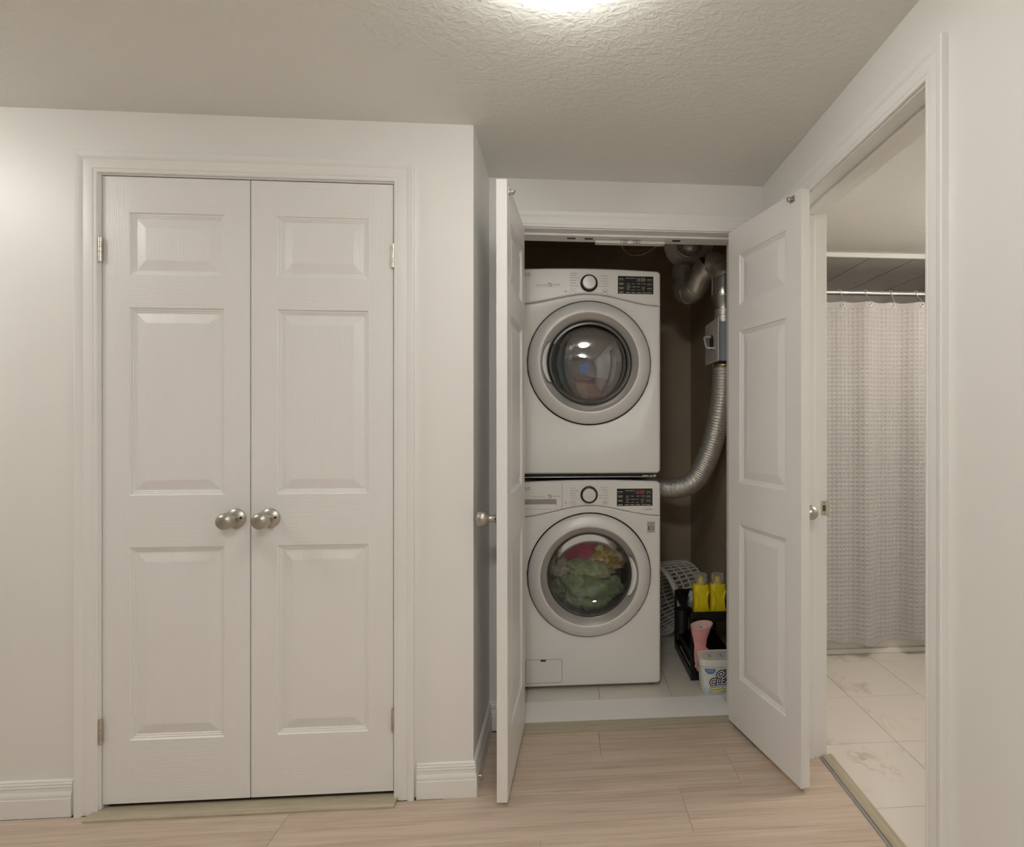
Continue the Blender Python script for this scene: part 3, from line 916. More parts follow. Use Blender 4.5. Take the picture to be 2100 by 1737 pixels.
cloth('pink_reflection_standin', 'added pale pink cloth standing in for a pink reflection low in the dryer glass', (MX-.06, MY+.14, ZD-.085), (.06, .05, .06), 31, mat_cloth('pink_reflection_standin', (.48, .22, .24), (.62, .34, .36), 6), .4, 1.6, 4, 0, G)
cloth('plum_reflection_standin', 'added plum cloth standing in for a pink reflection at the bottom of the dryer window', (MX+.03, MY+.14, ZD-.12), (.08, .05, .07), 36, mat_cloth('plum_reflection_standin', (.30, .02, .14), (.42, .05, .20), 6), .4, 1.6, 4, 0, G)

# ------------------------------------------------------------------ ducts and vents
def arc(c, r, u, v, a0, a1, n=8):
    c, u, v = Vector(c), Vector(u), Vector(v)
    return [tuple(c+u*(r*math.cos(a0+(a1-a0)*i/n))+v*(r*math.sin(a0+(a1-a0)*i/n))) for i in range(n+1)]

def smooth_path(pts, n=14):
    out = []
    P = [Vector(p) for p in pts]
    P = [P[0]*2-P[1]] + P + [P[-1]*2-P[-2]]
    for i in range(1, len(P)-2):
        for k in range(n):
            t = k/n
            a, b, c, d = P[i-1], P[i], P[i+1], P[i+2]
            out.append(.5*((2*b)+(-a+c)*t+(2*a-5*b+4*c-d)*t*t+(-a+3*b-3*c+d)*t**3))
    out.append(P[-2])
    return out

# corrugated foil hose from the dryer
path = smooth_path([(.505, 3.20, .885), (.56, 3.10, .886), (.64, 3.00, .893), (.715, 2.92, .945), (.768, 2.86, 1.06), (.802, 2.81, 1.21), (.822, 2.77, 1.38), (.826, 2.75, 1.555)], 70)
rs = []
for i in range(len(path)):
    rs.append(.0545+.0030*math.sin(i*2*PI/6)+.002*noise.noise(Vector((i*.13, 3, 1))))
mb = MB(); mb.tube(path, rs, 22)
ho = mb.build('vent_hose', M['foil'], None, smooth=60)
tag(ho, 'ribbed silver foil vent hose curving up beside the dryer', 'vent hose')

# lint trap
lt = tag(empty('lint_trap', (.826, 2.745, 1.575)), 'white lint trap box with a looped handle on the vent pipe', 'lint trap')
mb = MB(); mb.box(-.045, .055, -.055, .06, .0, .20); mb.build('box', M['bluegrey'], lt, smooth=0, bevel=.004)
pl = MB()
o_ = rrect(-.080, .165, -.004, .216, .006)
vs = []
for (xx, ins) in ((-.047, 0), (-.051, 0), (-.053, .002)):
    oo = inset(o_, ins) if ins else o_
    vs += [(xx, p[0], p[1]) for p in oo]
n = len(o_)
fs = [(j*n+i, j*n+(i+1) % n, (j+1)*n+(i+1) % n, (j+1)*n+i) for j in range(2) for i in range(n)]
fs += [tuple(range(2*n, 3*n)), tuple(range(n-1, -1, -1))]
pl.add(vs, fs); pl.build('face_plate', M['white'], lt, smooth=40)
mb = MB(); mb.lathe([(.040, -.0536), (.036, -.0545), (.0003, -.0545)], (0, .035, .105), 'x', 28); mb.build('window_disc', M['printd'], lt, smooth=40)
mb = MB(); mb.tube([(-.052, .045, .135), (-.082, .045, .135), (-.092, .040, .130), (-.094, .0, .085), (-.092, -.030, .068), (-.080, -.035, .066), (-.052, -.035, .066)], .0055, 10); mb.build('pull_handle', M['handle'], lt, smooth=60)
mb = MB()
random.seed(4)
for q in range(9): mb.box(-.0538, -.053, .005+.03*(q % 3)-.02, .013+.03*(q % 3)-.02, .012+.013*(q//3), .017+.013*(q//3))
mb.box(-.0538, -.053, -.04, -.028, .012, .034)
mb.build('small_print', M['print'], lt, smooth=0)['kind'] = 'stuff'
mb = MB(); mb.lathe([(.058, -.028), (.0595, -.026), (.0595, -.016), (.058, -.014)], (0, 0, 0), 'z', 28); mb.box(-.066, -.054, -.012, .004, -.027, -.015)
mb.build('hose_clamp', mat('brass_clamp', (.45, .33, .16), .35, 1.0), lt, smooth=40)

# rigid pipe column: small pipe, reducer, wide pipe, elbow
rp = tag(empty('vent_pipe', (.826, 2.745, 1.775)), 'galvanised vent pipe with reducer and elbows above the lint trap', 'vent pipe')
mb = MB(); mb.lathe([(.047, 0), (.047, .075)], (0, 0, 0), 'z', 30); mb.lathe([(.0485, .0), (.050, .012), (.0485, .022), (.050, .03), (.0485, .038)], (0, 0, 0), 'z', 30); mb.build('lower_pipe', M['foil'], rp, smooth=40)
mb = MB(); mb.lathe([(.049, .068), (.049, .080), (.063, .130), (.065, .133), (.065, .140), (.063, .142)], (0, 0, 0), 'z', 30); mb.build('reducer', mat('zinc', (.50, .52, .50), .35, .9, var=.1), rp, smooth=30)
mb = MB(); mb.lathe([(.0625, .138), (.0640, .165), (.0625, .180), (.0625, .235)], (0, 0, 0), 'z', 30); mb.build('upper_pipe', M['chrome'], rp, smooth=40)
e1 = arc((-.062, .045, .235), .078, (.81, -.587, 0), (0, 0, 1), 0, PI/2, 8)
mb = MB(); mb.tube(e1, [.066]*len(e1), 26, caps=False)
for j in (0, 3, 6): mb.tube([e1[j], tuple(Vector(e1[j])+(Vector(e1[j+1])-Vector(e1[j]))*.25)], .0685, 26, caps=True)
mb.build('upper_elbow', M['steel'], rp, smooth=50)
pA = Vector(e1[-1]); pB = Vector((-.118, .118, .215))
run = smooth_path([tuple(pA), tuple(pA*.5+pB*.5+Vector((-.004, .003, .006))), tuple(pB), (-.142, .160, .197), (-.158, .196, .215), (-.164, .212, .27), (-.164, .214, .345)], 6)
mb = MB(); mb.tube(run[:14], .0635, 26, caps=False); mb.build('cross_pipe', M['steel'], rp, smooth=50)
mb = MB(); mb.tube(run[12:], .0645, 26, caps=False)
for j in (13, 18, 24): mb.tube([run[j], run[j]+(run[j+1]-run[j])*.35], .0665, 26)
mb.build('lower_elbow', M['steel'], rp, smooth=50)

# inline duct fan under the closet ceiling
fan = tag(empty('duct_fan', (.690, 2.95, 2.255)), 'round white inline duct fan at the top of the laundry closet', 'duct fan')
fan.rotation_euler = (R(28), 0, R(-8))
mb = MB(); mb.lathe([(.062, -.070), (.066, -.068), (.075, -.052), (.122, -.040), (.134, -.032), (.137, -.015), (.137, .03), (.125, .05), (.06, .07)], (0, 0, 0), 'y', 48); mb.build('housing', M['white'], fan, smooth=40)
mb = MB(); mb.lathe([(.1372, -.008), (.1385, -.006), (.1385, .002), (.1372, .004)], (0, 0, 0), 'y', 48); mb.build('seam_band', mat('pale_grey', (.6, .58, .54), .4), fan, smooth=40)
pts = smooth_path([(0, -.055, 0), (0, -.085, .02), (0, -.09, .07), (0, -.06, .13), (0, .0, .16)], 10)
mb = MB(); mb.tube(pts, [.066+.003*math.sin(i*1.5) for i in range(len(pts))], 24); mb.build('foil_duct', M['foil'], fan, smooth=50)
mb = MB(); mb.box(-.1385, -.130, -.018, -.012, .02, .05); mb.box(-.1385, -.128, -.018, -.012, -.01, .012); mb.build('red_label', mat('red_label', (.5, .05, .04), .5), fan, smooth=0)

# armoured cable
pts = smooth_path([(.262, 2.62, CLH), (.262, 2.63, 2.30), (.272, 2.66, 2.18), (.305, 2.69, 2.122), (.352, 2.70, 2.103), (.405, 2.70, 2.112), (.455, 2.70, 2.142), (.50, 2.71, 2.19), (.53, 2.75, 2.32), (.54, 2.78, CLH)], 26)
mb = MB(); mb.tube(pts, [.0085+.0011*math.sin(i*2.1) for i in range(len(pts))], 10)
tag(mb.build('armoured_cable', M['cable'], None, smooth=60), 'flexible metal conduit sagging above the dryer', 'cable')

# double ball catch on the laundry head jamb
bc = tag(empty('ball_catch_plate', (.290, 2.345, OT-.012)), 'white plate with two metal ball catches on the laundry door header', 'door catch')
mb = MB(); mb.box(-.152, .152, -.012, .022, -.013, 0); mb.build('plate', M['white'], bc, smooth=0, bevel=.002)
for sx in (-.027, .027):
    mb = MB(); mb.box(sx-.018, sx+.018, -.0135, -.006, -.012, -.003); mb.lathe([(.0003, -.0195), (.004, -.019), (.006, -.0145), (.006, -.012)], (sx-.006, 0, -.0075), 'y', 12); mb.lathe([(.0003, -.0195), (.004, -.019), (.006, -.0145), (.006, -.012)], (sx+.006, 0, -.0075), 'y', 12)
    mb.build('ball_catch', M['nickel'], bc, smooth=40)

# strike plate on the bathroom jamb
sp = tag(empty('strike_plate', (.982, DJ1, .938)), 'small nickel strike plate on the bathroom door jamb', 'strike plate')
mb = MB()
def rectring(mb, o, i, y):
    n = len(o); mb.add([(p[0], y, p[1]) for p in o]+[(p[0], y, p[1]) for p in i], [(k, (k+1) % n, n+(k+1) % n, n+k) for k in range(n)])
rectring(mb, rrect(-.014, .018, -.028, .028, .003), rrect(-.009, .004, -.012, .012, .003), -.0012)
mb.box(-.014, -.0135, -.0012, 0, -.025, .025)
mb.build('plate', M['hinge'], sp, smooth=0)
mb = MB(); mb.prism(rrect(-.009, .004, -.012, .012, .003), -.0004, .0); mb.build('latch_hole', mat('latch_hole', (.10, .07, .03), .6), sp, smooth=0)
for sz in (-.020, .020):
    mb = MB(); mb.lathe([(.0022, -.0016), (.0003, -.0018)], (-.003, 0, sz), 'y', 10); mb.build('screw', M['printd'], sp, smooth=0)

# rubber door stop on the niche baseboard
mb = MB(); mb.lathe([(.0003, 0), (.006, .0), (.006, .006), (.0075, .007), (.0075, .011), (.0003, .012)], (0, 0, 0), 'x', 14)
o = mb.build('door_bumper', M['nickel'], None, smooth=40); o.location = (X1+.0132, 1.885, .047)
tag(o, 'tiny door bumper on the niche baseboard', 'door bumper')

# ------------------------------------------------------------------ storage rack
rk = tag(empty('storage_rack', (.622, 2.606, 0)), 'black two-tier rack with trays beside the washer', 'storage rack')
RWX, RDY, RZ = .235, .395, .335
for (px_, py_) in ((.006, .010), (.006, RDY-.006), (RWX-.006, .010), (RWX-.006, RDY-.006)):
    mb = MB(); mb.box(px_-.006, px_+.006, py_-.006, py_+.006, 0, RZ-.01); mb.build('post', M['black'], rk, smooth=0, bevel=.001)
def tray(x0, x1, y0, y1, z0, hgt, nm):
    mb = MB(); t = .003
    mb.box(x0, x1, y0, y1, z0, z0+t); mb.box(x0, x0+t, y0, y1, z0+t, z0+hgt); mb.box(x1-t, x1, y0, y1, z0+t, z0+hgt)
    mb.box(x0+t, x1-t, y0, y0+t, z0+t, z0+hgt); mb.box(x0+t, x1-t, y1-t, y1, z0+t, z0+hgt)
    return mb.build(nm, M['black'], rk, smooth=0, bevel=.0008)
tray(.012, RWX, .020, RDY, .276, .052, 'upper_tray')
tray(.020, RWX-.014, .02, RDY-.004, .045, .055, 'lower_tray')
mb = MB(); mb.box(0, .010, 0, RDY, 0, .042); mb.box(RWX-.010, RWX, 0, RDY, 0, .042); mb.box(.010, RWX-.010, 0, .010, 0, .075); mb.box(.010, RWX-.010, RDY-.012, RDY, .015, .045); mb.build('base_frame', M['black'], rk, smooth=0, bevel=.001)
mb = MB(); mb.tube([(.04, .018, .318), (.04, .008, .318), (.04, .004, .29), (.042, -.002, .262), (.044, -.012, .258), (.045, -.016, .268)], .003, 8); mb.build('hook', M['black'], rk, smooth=60)
# hanging cup
mb = MB(); mb.lathe([(.0003, .0), (.026, .0), (.030, .006), (.036, .118), (.0345, .118), (.029, .008), (.0003, .004)], (0, 0, 0), 'z', 30)
cup = empty('hanging_cup', (.596, 2.70, .203)); cb = mb.build('cup_body', M['black'], cup, smooth=40)
mb = MB(); mb.tube([(.028, 0, .112), (.030, 0, .160), (.036, 0, .176)], .0035, 8); mb.build('hook', M['black'], cup, smooth=60)
tag(cup, 'black plastic cup hanging on the side of the rack', 'cup')

# yellow bottles
def bottle(loc, label):
    root = tag(empty('detergent_bottle', loc, R(3)), label, 'bottle', 'yellow bottles on the rack')
    mb = MB()
    secs = [(0, .036, .026), (.004, .039, .029), (.03, .040, .030), (.08, .0375, .029), (.12, .039, .030), (.150, .0405, .031), (.166, .038, .030), (.172, .033, .029)]
    vs = []; fs = []; n = 36
    for (z, a, b) in secs:
        for i in range(n):
            t = 2*PI*i/n; c_, s_ = math.cos(t), math.sin(t)
            e = .62
            vs.append((a*math.copysign(abs(c_)**e, c_), b*math.copysign(abs(s_)**e, s_), z))
    for j in range(len(secs)-1):
        for i in range(n): fs.append((j*n+i, j*n+(i+1) % n, (j+1)*n+(i+1) % n, (j+1)*n+i))
    fs.append(tuple(range(n-1, -1, -1))); fs.append(tuple(range((len(secs)-1)*n, len(secs)*n)))
    mb.add(vs, fs); mb.build('body', M['yellow'], root, smooth=50)
    mb = MB()   # grip panels
    for s in (-1, 1):
        pts = [(s*.039, -.024, .012), (s*.030, -.029, .05), (s*.022, -.0305, .085), (s*.024, -.0305, .115), (s*.034, -.027, .140)]
        mb.tube(smooth_path(pts, 6), [.0012]+[.0045]*23+[.0012], 8)
    mb.build('grip', M['yellow'], root, smooth=60)
    mb = MB(); mb.lathe([(.026, .171), (.026, .178), (.013, .180), (.012, .206), (.0003, .207)], (0, 0, 0), 'z', 24); mb.build('spout', M['yellow'], root, smooth=40)
    mb = MB(); mb.lathe([(.0325, .170), (.0318, .216), (.029, .220), (.0003, .2205)], (0, 0, 0), 'z', 30); mb.build('cap', M['clear'], root, smooth=40)
    return root
bottle((.690, 2.685, .280), 'yellow detergent bottle with clear cap, left of the pair on the rack')
bottle((.776, 2.685, .280), 'yellow detergent bottle with clear cap, right of the pair beside the door')
# colourful pouch in the upper tray
def mat_pouch():
    m, t, b = nt_new('printed_pouch')
    setp(b, (.3, .5, .7), .3)
    v = mapping(t, (1, 1, 1), coord='Generated')
    f = tex_noise(t, v, 3.2, 2, .5, .8)
    c = ramp(t, f, [(.30, (.75, .12, .08)), (.42, (.80, .35, .25)), (.48, (.62, .72, .80)), (.56, (.10, .35, .65)), (.66, (.15, .50, .22))])
    link(t, c, b.inputs['Base Color'])
    return m
M['pouch'] = mat_pouch()
def pouch(c, a, seed, label):
    mb = MB(); n = 12; vs = []; fs = []
    for s in (-1, 1):
        for j in range(n+1):
            for i in range(n+1):
                u, v = i/n, j/n
                th = .018*math.sin(PI*u)**.6*math.sin(PI*v)**.6*(1+.3*noise.noise(Vector((u*4, v*4, seed))))
                vs.append(((u-.5)*.085, s*th, v*.085))
    for s in (0, 1):
        o = s*(n+1)**2
        for j in range(n):
            for i in range(n): fs.append((o+j*(n+1)+i, o+j*(n+1)+i+1, o+(j+1)*(n+1)+i+1, o+(j+1)*(n+1)+i))
    mb.add(vs, fs); o = mb.build('product_pouch', M['pouch'], None, smooth=60)
    o.location = c; o.rotation_euler = (R(-14), R(a), R(-18))
    return tag(o, label, 'pouch')
pouch((.684, 2.80, .286), 12, 1, 'colourful red, blue and green pouch in the rack tray behind the yellow bottles')

# pink rubber glove hanging from the hook
def glove():
    root = tag(empty('rubber_glove', (.668, 2.566, .288)), 'pink rubber glove hanging open from the rack hook', 'glove')
    secs = [(0, .052, .024, 0.0, 0), (-.008, .051, .024, -.001, 0), (-.035, .043, .021, -.006, 0), (-.07, .034, .017, -.010, 0), (-.10, .029, .014, -.012, 0), (-.125, .030, .014, -.012, 0), (-.150, .026, .012, -.014, 0), (-.175, .018, .010, -.019, 0), (-.200, .010, .008, -.022, 0), (-.222, .004, .004, -.022, 0)]
    n = 28; vs = []; fs = []
    for k, (z, a, b, cx, _) in enumerate(secs):
        for i in range(n):
            t = 2*PI*i/n
            w = 1+.10*noise.noise(Vector((math.cos(t)*1.5, math.sin(t)*1.5, z*22)))+.05*math.sin(3*t+z*40)
            zz = z+(.005*math.cos(t)+.006*math.sin(t) if k < 3 else 0)
            vs.append((cx+a*w*math.cos(t), (1.35 if z > -.05 else .68)*b*w*math.sin(t), zz))
    for j in range(len(secs)-1):
        for i in range(n): fs.append((j*n+i, j*n+(i+1) % n, (j+1)*n+(i+1) % n, (j+1)*n+i))
    mb = MB(); mb.add(vs, fs); mb.build('sleeve', M['pink'], root, smooth=70)
    mb = MB()
    mb.tube([(vs[i][0], vs[i][1], vs[i][2]) for i in range(n)], .0026, 8, closed=True); mb.build('cuff', M['pinkin'], root, smooth=70)
    iv = [(p[0]*.95, p[1]*.93, p[2]-.001) for p in vs[:n]]+[(p[0]*.85, p[1]*.8, p[2]) for p in vs[2*n:3*n]]+[(-.005, 0, -.05)]
    mb = MB(); mb.add(iv, [(i, (i+1) % n, n+(i+1) % n, n+i) for i in range(n)]+[(n+i, n+(i+1) % n, 2*n) for i in range(n)]); mb.build('lining', M['pinkin'], root, smooth=70)
    for (x0, z0, x1, z1, r) in ((.012, -.115, .034, -.142, .010), (-.002, -.165, .004, -.19, .008), (-.030, -.17, -.034, -.205, .007)):
        mb = MB(); p = smooth_path([(x0, 0, z0), ((x0+x1)/2+.003, -.002, (z0+z1)/2), (x1, -.002, z1)], 5)
        mb.tube(p, [r, r, r, r, r*.98, r*.96, r*.94, r*.9, r*.84, r*.72, r*.35], 12); mb.build('finger', M['pink'], root, smooth=70)
    return root
glove()

# ------------------------------------------------------------------ powder tub
def powder_tub():
    root = tag(empty('powder_tub', (.730, 2.503, 0), R(0)), 'white stain remover powder tub with a blue printed label by the open door', 'tub')
    A, B, HT = .096, .056, .160
    E_ = .52
    def half(z): return .90+.10*min(1, z/HT)
    def surf(x, z):
        k = half(z); a, b = A*k, B*k
        u = min(1, abs(x)/a)
        c = u**(1/E_); c = min(1, c)
        s = math.sqrt(max(0, 1-c*c))
        return -b*s**E_
    n = 56
    def ringv(k, z, da=0.0):
        out = []
        for i in range(n):
            t = 2*PI*i/n; c_, s_ = math.cos(t), math.sin(t)
            out.append(((A*k+da)*math.copysign(abs(c_)**E_, c_), (B*k+da)*math.copysign(abs(s_)**E_, s_), z))
        return out
    def stack(rs):
        vs = [p for r_ in rs for p in r_]; m_ = len(rs)
        fs = [(j*n+i, j*n+(i+1) % n, (j+1)*n+(i+1) % n, (j+1)*n+i) for j in range(m_-1) for i in range(n)]
        fs.append(tuple(range(n-1, -1, -1))); fs.append(tuple(range((m_-1)*n, m_*n)))
        return vs, fs
    mb = MB(); mb.add(*stack([ringv(.86, 0), ringv(.895, .005), ringv(half(.05), .05), ringv(half(.10), .10), ringv(1, HT)])); mb.build('body', M['white'], root, smooth=50)
    mb = MB(); mb.add(*stack([ringv(1, HT-.022, .001), ringv(1, HT-.022, .0045), ringv(1, HT+.002, .0055), ringv(1, HT+.008, .003), ringv(1, HT+.0085, -.004), ringv(1, HT+.006, -.006)])); lid = mb.build('lid', M['white'], root, smooth=40)
    mb = MB(); random.seed(9)
    for q in range(14): 
        xx = -.055+.004*(q % 3)+(.055 if q > 6 else 0); yy = -.02+.0055*(q % 7)
        mb.box(xx, xx+.010+.006*random.random(), yy, yy+.0025, HT+.006, HT+.0064)
    mb.build('stamp', M['print'], lid, smooth=0)['kind'] = 'stuff'
    # printed label wrapped on the front
    def wrap(name, pts_fn, nx, nz, m, eps):
        vs = []; fs = []
        for j in range(nz+1):
            for i in range(nx+1):
                x, z = pts_fn(i/nx, j/nz); vs.append((x, surf(x, z)-eps, z))
        for j in range(nz):
            for i in range(nx): fs.append((j*(nx+1)+i, j*(nx+1)+i+1, (j+1)*(nx+1)+i+1, (j+1)*(nx+1)+i))
        mb = MB(); mb.add(vs, fs); return mb.build(name, m, root, smooth=60)
    ml, t, b = nt_new('blue_splash_label'); setp(b, (.8, .8, .8), .35)
    v = mapping(t, (1, 1, 1)); f = tex_noise(t, v, 22, 4, .6, 1.5)
    sx_ = t.nodes.new('ShaderNodeSeparateXYZ'); link(t, v, sx_.inputs[0])
    g1 = t.nodes.new('ShaderNodeMapRange'); g1.inputs[1].default_value = -.06; g1.inputs[2].default_value = .03; g1.inputs[3].default_value = -.12; g1.inputs[4].default_value = .06
    link(t, sx_.outputs[0], g1.inputs[0])
    g2 = t.nodes.new('ShaderNodeMapRange'); g2.inputs[1].default_value = .05; g2.inputs[2].default_value = .0; g2.inputs[3].default_value = 0; g2.inputs[4].default_value = .22
    link(t, sx_.outputs[2], g2.inputs[0])
    q1 = t.nodes.new('ShaderNodeMath'); link(t, f, q1.inputs[0]); link(t, g1.outputs[0], q1.inputs[1])
    q2 = t.nodes.new('ShaderNodeMath'); link(t, q1.outputs[0], q2.inputs[0]); link(t, g2.outputs[0], q2.inputs[1])
    link(t, ramp(t, q2.outputs[0], [(.42, (.78, .78, .74)), (.56, (.52, .66, .74)), (.78, (.12, .34, .66))]), b.inputs['Base Color'])
    wrap('label', lambda u, w: (-.080+.160*u, .016+.110*w), 40, 10, ml, .0006)
    def onto(o, eps):
        mw = Matrix.LocRotScale(o.location, o.rotation_euler, o.scale)
        for vtx in o.data.vertices:
            p = mw @ vtx.co; vtx.co = (p.x, surf(p.x, p.z)-eps-(p.y+.1)*0.0, p.z)
        o.location = (0, 0, 0); o.rotation_euler = (0, 0, 0); o.scale = (1, 1, 1)
    navy = mat('navy_print', (.035, .02, .12), .4); lime = mat('lime_print', (.62, .62, .03), .4); wht = mat('white_print', (.86, .86, .82), .4)
    yel = mat('yellow_print', (.80, .72, .02), .4); blu = mat('blue_print', (.02, .16, .55), .4)
    rt = (PI/2, -R(5), 0)
    for (off, mm, ep) in ((.0062, lime, .0010), (.0047, navy, .0014), (.0002, wht, .0018)):
        for (s_, sz, xx, zz) in (('OXI', .046, .012, .101), ('CLEAN', .042, .006, .069)):
            onto(text('lettering', s_, sz, mm, root, (xx, -.1, zz), rt, 'CENTER', .25, off, 0.0), ep)
    def pill(name, x0, x1, z0, z1, r_, m, eps, tilt=.09):
        o_ = rrect(x0, x1, z0, z1, r_, 6)
        # strip mesh so that it can follow the curve
        nx = 30; vs = []; fs = []
        for i in range(nx+1):
            x = x0+(x1-x0)*i/nx; e = min(x-x0, x1-x); dz = 0 if e >= r_ else r_-math.sqrt(max(0, r_*r_-(r_-e)**2))
            for z in (z0+dz, z1-dz):
                zz = z+tilt*(x-.0); vs.append((x, surf(x, zz)-eps, zz))
        for i in range(nx): fs.append((2*i, 2*i+2, 2*i+3, 2*i+1))
        mb = MB(); mb.add(vs, fs); return mb.build(name, m, root, smooth=60)
    pill('yellow_band', -.050, .070, .024, .037, .006, yel, .0010)
    pill('banner_edge', -.058, .066, .033, .0535, .010, navy, .0013)
    pill('banner', -.056, .040, .035, .0515, .008, wht, .0016)
    onto(text('lettering', 'WHITE REVIVE', .0135, navy, root, (-.010, -.1, .043), rt, 'CENTER', .15, 0, 0, 0.0002), .0020)
    onto(text('lettering', '+', .022, wht, root, (.050, -.1, .048), rt, 'CENTER', 0, .0004, 0), .0020)
    # blue corner flash
    vs = [(-.050, .126)]; vs = []
    for i in range(17):
        t_ = PI+PI*i/16; vs.append((-.055+.024*math.cos(t_), .124+.021*math.sin(t_)*1.0))
    fv = []
    for i in range(17):
        x, z = vs[i]; fv += [(x, surf(x, z)-.0012, z), (x, surf(x, .126)-.0012, .126)]
    mb = MB(); mb.add(fv, [(2*i, 2*i+2, 2*i+3, 2*i+1) for i in range(16)]); mb.build('flash', blu, root, smooth=0)
    for (s_, sz, zz) in (('25% MORE', .0075, .1185), ('STAIN FIGHTERS', .0036, .112)):
        onto(text('lettering', s_, sz, wht, root, (-.055, -.1, zz), (PI/2, 0, 0), 'CENTER', 0, .0001, 0), .0014)
    mb = MB(); mb.box(-.062, -.045, surf(-.05, .012)-.001, surf(-.05, .012)-.0005, .0125, .0133); mb.box(-.030, .05, surf(0, .012)-.001, surf(0, .012)-.0003, .0125, .0131); mb.build('small_print', M['print'], root, smooth=0)['kind'] = 'stuff'
    return root
powder_tub()

# ------------------------------------------------------------------ laundry basket on its side
def basket():
    root = tag(empty('laundry_basket', (.545, 3.205, .214)), 'white slotted plastic laundry basket lying on its side behind the washer', 'laundry basket')
    # local: axis along +y (mouth at y=0 facing -y)
    root.rotation_euler = (R(4), R(0), R(-60))
    RA, RB, RA2, RB2, L = .205, .205, .165, .165, .27
    n = 72
    def pt(t, v, off=0.0):
        a = RA+(RA2-RA)*v+off; b = RB+(RB2-RB)*v+off
        return (a*math.cos(t), L*v, b*math.sin(t))
    mb = MB(); mb.tube([pt(2*PI*i/n, 0, .003) for i in range(n)], .0125, 10, closed=True); mb.tube([pt(2*PI*i/n, .09, .001) for i in range(n)], .004, 8, closed=True)
    mb.build('rim', M['white'], root, smooth=60)
    mb = MB()
    for v in (.30, .53, .76, .98): mb.tube([pt(2*PI*i/n, v) for i in range(n)], .0045, 6, closed=True)
    mb.build('hoop', M['white'], root, smooth=60)
    lat = MB()
    for i in range(44):
        t = 2*PI*i/44
        lat.tube([pt(t, 0), pt(t, .35), pt(t, .7), pt(t, 1)], .0056, 6)
    o = lat.build('slats', M['white'], root, smooth=60); o['kind'] = 'stuff'
    bs = MB()
    for r_ in (.30, .60, .97): bs.tube([(RA2*r_*math.cos(2*PI*i/n), L, RB2*r_*math.sin(2*PI*i/n)) for i in range(n)], .0045, 6, closed=True)
    for i in range(20):
        t = 2*PI*i/20; bs.tube([(RA2*.3*math.cos(t), L, RB2*.3*math.sin(t)), (RA2*.97*math.cos(t), L, RB2*.97*math.sin(t))], .0038, 6)
    bs.lathe([(.0003, L-.002), (.05, L-.002), (.05, L+.002), (.0003, L+.002)], (0, 0, 0), 'y', 24)
    bs.build('base', M['white'], root, smooth=60)
    return root
basket()

# ------------------------------------------------------------------ bathroom things
RODY, RODZ = 2.830, 1.965
mb = MB(); mb.tube([(XC2, RODY, RODZ), (BX, RODY, RODZ)], .0125, 20)
for xx in (XC2, BX-.014): mb.lathe([(.0003, 0), (.030, 0), (.030, .006), (.018, .014)] if xx < 2 else [(.018, 0), (.030, .008), (.030, .014), (.0003, .014)], (xx, RODY, RODZ), 'x', 24)
tag(mb.build('curtain_rod', M['chrome'], None, smooth=50), 'shiny metal shower curtain rod across the bathtub', 'curtain rod')

def fold(x, z):
    k = (1.91-z)/1.84
    return (.020*math.sin(2*PI*(x-1.43)/.30+.6)+.010*math.sin(2*PI*(x-1.4)/.137+1.1)+.006*math.sin(2*PI*x/.52))*(.55+.45*k) + .010*k*math.sin(2*PI*x/.9+1)
CY = 2.792
ct = tag(empty('shower_curtain', (0, 0, 0)), 'grey-beige waffle weave shower curtain hanging in front of the tub', 'curtain')
x0, x1, z0, z1 = 1.02, 2.42, .084, 1.912
NX, NZ = 250, 320
vs = []; fs = []
CW = .0232
for j in range(NZ+1):
    v = j/NZ
    for i in range(NX+1):
        x = x0+(x1-x0)*i/NX
        zb_ = z0+.010*math.sin(2*PI*x/.42-.9)+.006*math.sin(2*PI*x/.17)
        ztp = z1-.008*abs(math.sin(PI*(x-1.489)/.1433))
        z = zb_+(ztp-zb_)*v
        if z > z1-.035 or z < zb_+.02: w = .0
        else: w = .0023*max(math.cos(2*PI*x/CW), math.cos(2*PI*z/CW))
        vs.append((x, CY+fold(x, z)-w*.8, z))
for j in range(NZ):
    for i in range(NX): fs.append((j*(NX+1)+i, j*(NX+1)+i+1, (j+1)*(NX+1)+i+1, (j+1)*(NX+1)+i))
mb = MB(); mb.add(vs, fs); mb.build('fabric', M['curtain'], ct, smooth=0, fix=False)
ringx = [1.489+.1433*k for k in range(-3, 6)]
for ri, xx in enumerate(ringx):
    if xx < x0+.02 or xx > x1-.02: continue
    z = z1-.020
    y = CY+fold(xx, z)
    mb = MB(); mb.lathe([(.0105, -.003), (.0095, -.0065), (.0065, -.0065), (.0052, -.003)], (xx, y, z), 'y', 20); mb.build('eyelet', M['trim'], ct, smooth=50)
    ro = {3: 'leftmost', 4: 'second from left', 5: 'third from left', 6: 'rightmost'}
    rg = tag(empty('curtain_ring', (xx, RODY, RODZ)), (ro[ri]+' of the four curtain hooks seen through the doorway') if ri in ro else 'curtain hook hidden beyond the edge of the doorway', 'curtain ring', 'shower curtain rings')
    dy = y-RODY; dz = z-RODZ
    mb = MB()
    pts = smooth_path([(0, .012, .004), (0, .008, .0155), (0, -.006, .0160), (0, -.0165, .005), (0, -.022, -.018), (.003, dy-.012, dz+.014), (.003, dy-.008, dz), (.002, dy+.006, dz-.002)], 6)
    mb.tube(pts, .0019, 8); mb.build('hook', M['steel'], rg, smooth=60)
    mb = MB()
    for q in range(4):
        a = R(35+36*q); mb.lathe([(.0003, -.0035), (.0028, -.002), (.0035, 0), (.0028, .002), (.0003, .0035)], (.004 if q % 2 else -.004, .0155*math.cos(a), .0155*math.sin(a)), 'z', 8)
    mb.build('roller_balls', M['nickel'], rg, smooth=60)
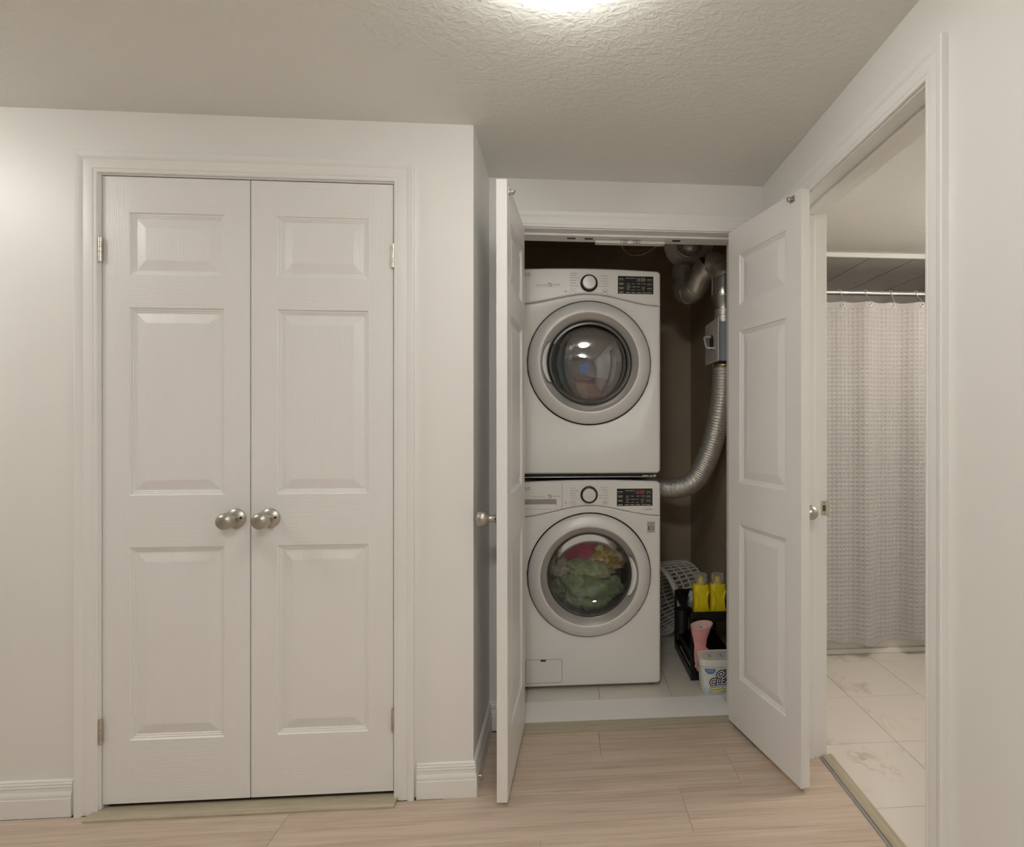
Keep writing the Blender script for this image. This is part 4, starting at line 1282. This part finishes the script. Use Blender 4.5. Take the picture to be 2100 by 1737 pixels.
# bathtub
tb = tag(empty('bathtub', (0, 0, 0)), 'white bathtub behind the shower curtain', 'bathtub')
TX0, TX1, TY0, TY1, TZ = XC2+.002, BX-.002, 2.852, BY1-.002, .42
mb = MB()
o0 = [(TX0, TY0), (TX1, TY0), (TX1, TY1), (TX0, TY1)]
def rr2(x0, x1, y0, y1, r): return rrect(x0, x1, y0, y1, r, 6)
n = 28
oo = rr2(TX0, TX1, TY0, TY1, .004); i1 = rr2(TX0+.07, TX1-.09, TY0+.06, TY1-.06, .12); i2 = rr2(TX0+.14, TX1-.22, TY0+.11, TY1-.11, .12)
vs = [(p[0], p[1], .002) for p in oo]+[(p[0], p[1], TZ) for p in oo]+[(p[0], p[1], TZ) for p in i1]+[(p[0], p[1], .08) for p in i2]
fs = [(j*n+i, j*n+(i+1) % n, (j+1)*n+(i+1) % n, (j+1)*n+i) for j in range(3) for i in range(n)]
fs.append(tuple(range(3*n, 4*n)))
mb.add(vs, fs); mb.build('basin', M['tub'], tb, smooth=50)
mb = MB(); mb.box(TX0, TX1, 2.838, 2.8535, .002, .030); mb.build('apron_foot', M['tub'], tb, smooth=0, bevel=.004)

# ------------------------------------------------------------------ ceiling lights
def ceiling_light(loc, strength, label, r=.172, col=LAMP_COL):
    root = tag(empty('ceiling_light', loc), label, 'ceiling light', 'flush ceiling lights')
    mb = MB(); mb.lathe([(.0003, 0), (r*.72, 0), (r*.74, -.022), (.0003, -.024)], (0, 0, 0), 'z', 40); mb.build('base_pan', M['white'], root, smooth=40)
    mb = MB(); mb.lathe([(r, -.022), (r*1.005, -.028), (r*.97, -.044), (r*.87, -.067), (r*.70, -.087), (r*.48, -.100), (r*.22, -.107), (.0005, -.108)], (0, 0, 0), 'z', 40)
    mb.build('glass_bowl', mat_emit('frosted_glass_lit', col, strength), root, smooth=60)
    for k in range(3):
        a = R(58+120*k)
        mb = MB(); ca, sa = math.cos(a), math.sin(a)
        q = [(ca*(r+.002)-sa*w, sa*(r+.002)+ca*w, z) for w in (-.010, .010) for z in (-.020, -.036)]
        q2 = [(ca*(r+.006)-sa*w, sa*(r+.006)+ca*w, z) for w in (-.010, .010) for z in (-.020, -.036)]
        mb.add(q+q2, [(0, 1, 3, 2), (4, 6, 7, 5), (0, 2, 6, 4), (1, 5, 7, 3), (0, 4, 5, 1), (2, 3, 7, 6)]); mb.build('clip', M['silver'], root, smooth=0)
    return root
ceiling_light((-.012, 1.092, H), LAMP_HALL, 'lit frosted bowl ceiling light at the top edge of the view')
ceiling_light((-2.35, 1.22, H), LAMP_LEFT, 'lit ceiling light in the room left of the view')
ceiling_light((-.22, -.60, H), LAMP_REAR, 'second ceiling light behind the camera, mirrored in the dryer glass')
ceiling_light((1.98, 1.90, BZ), LAMP_BATH, 'lit ceiling light of the bathroom beyond the doorway', col=LAMP_COL_BATH)
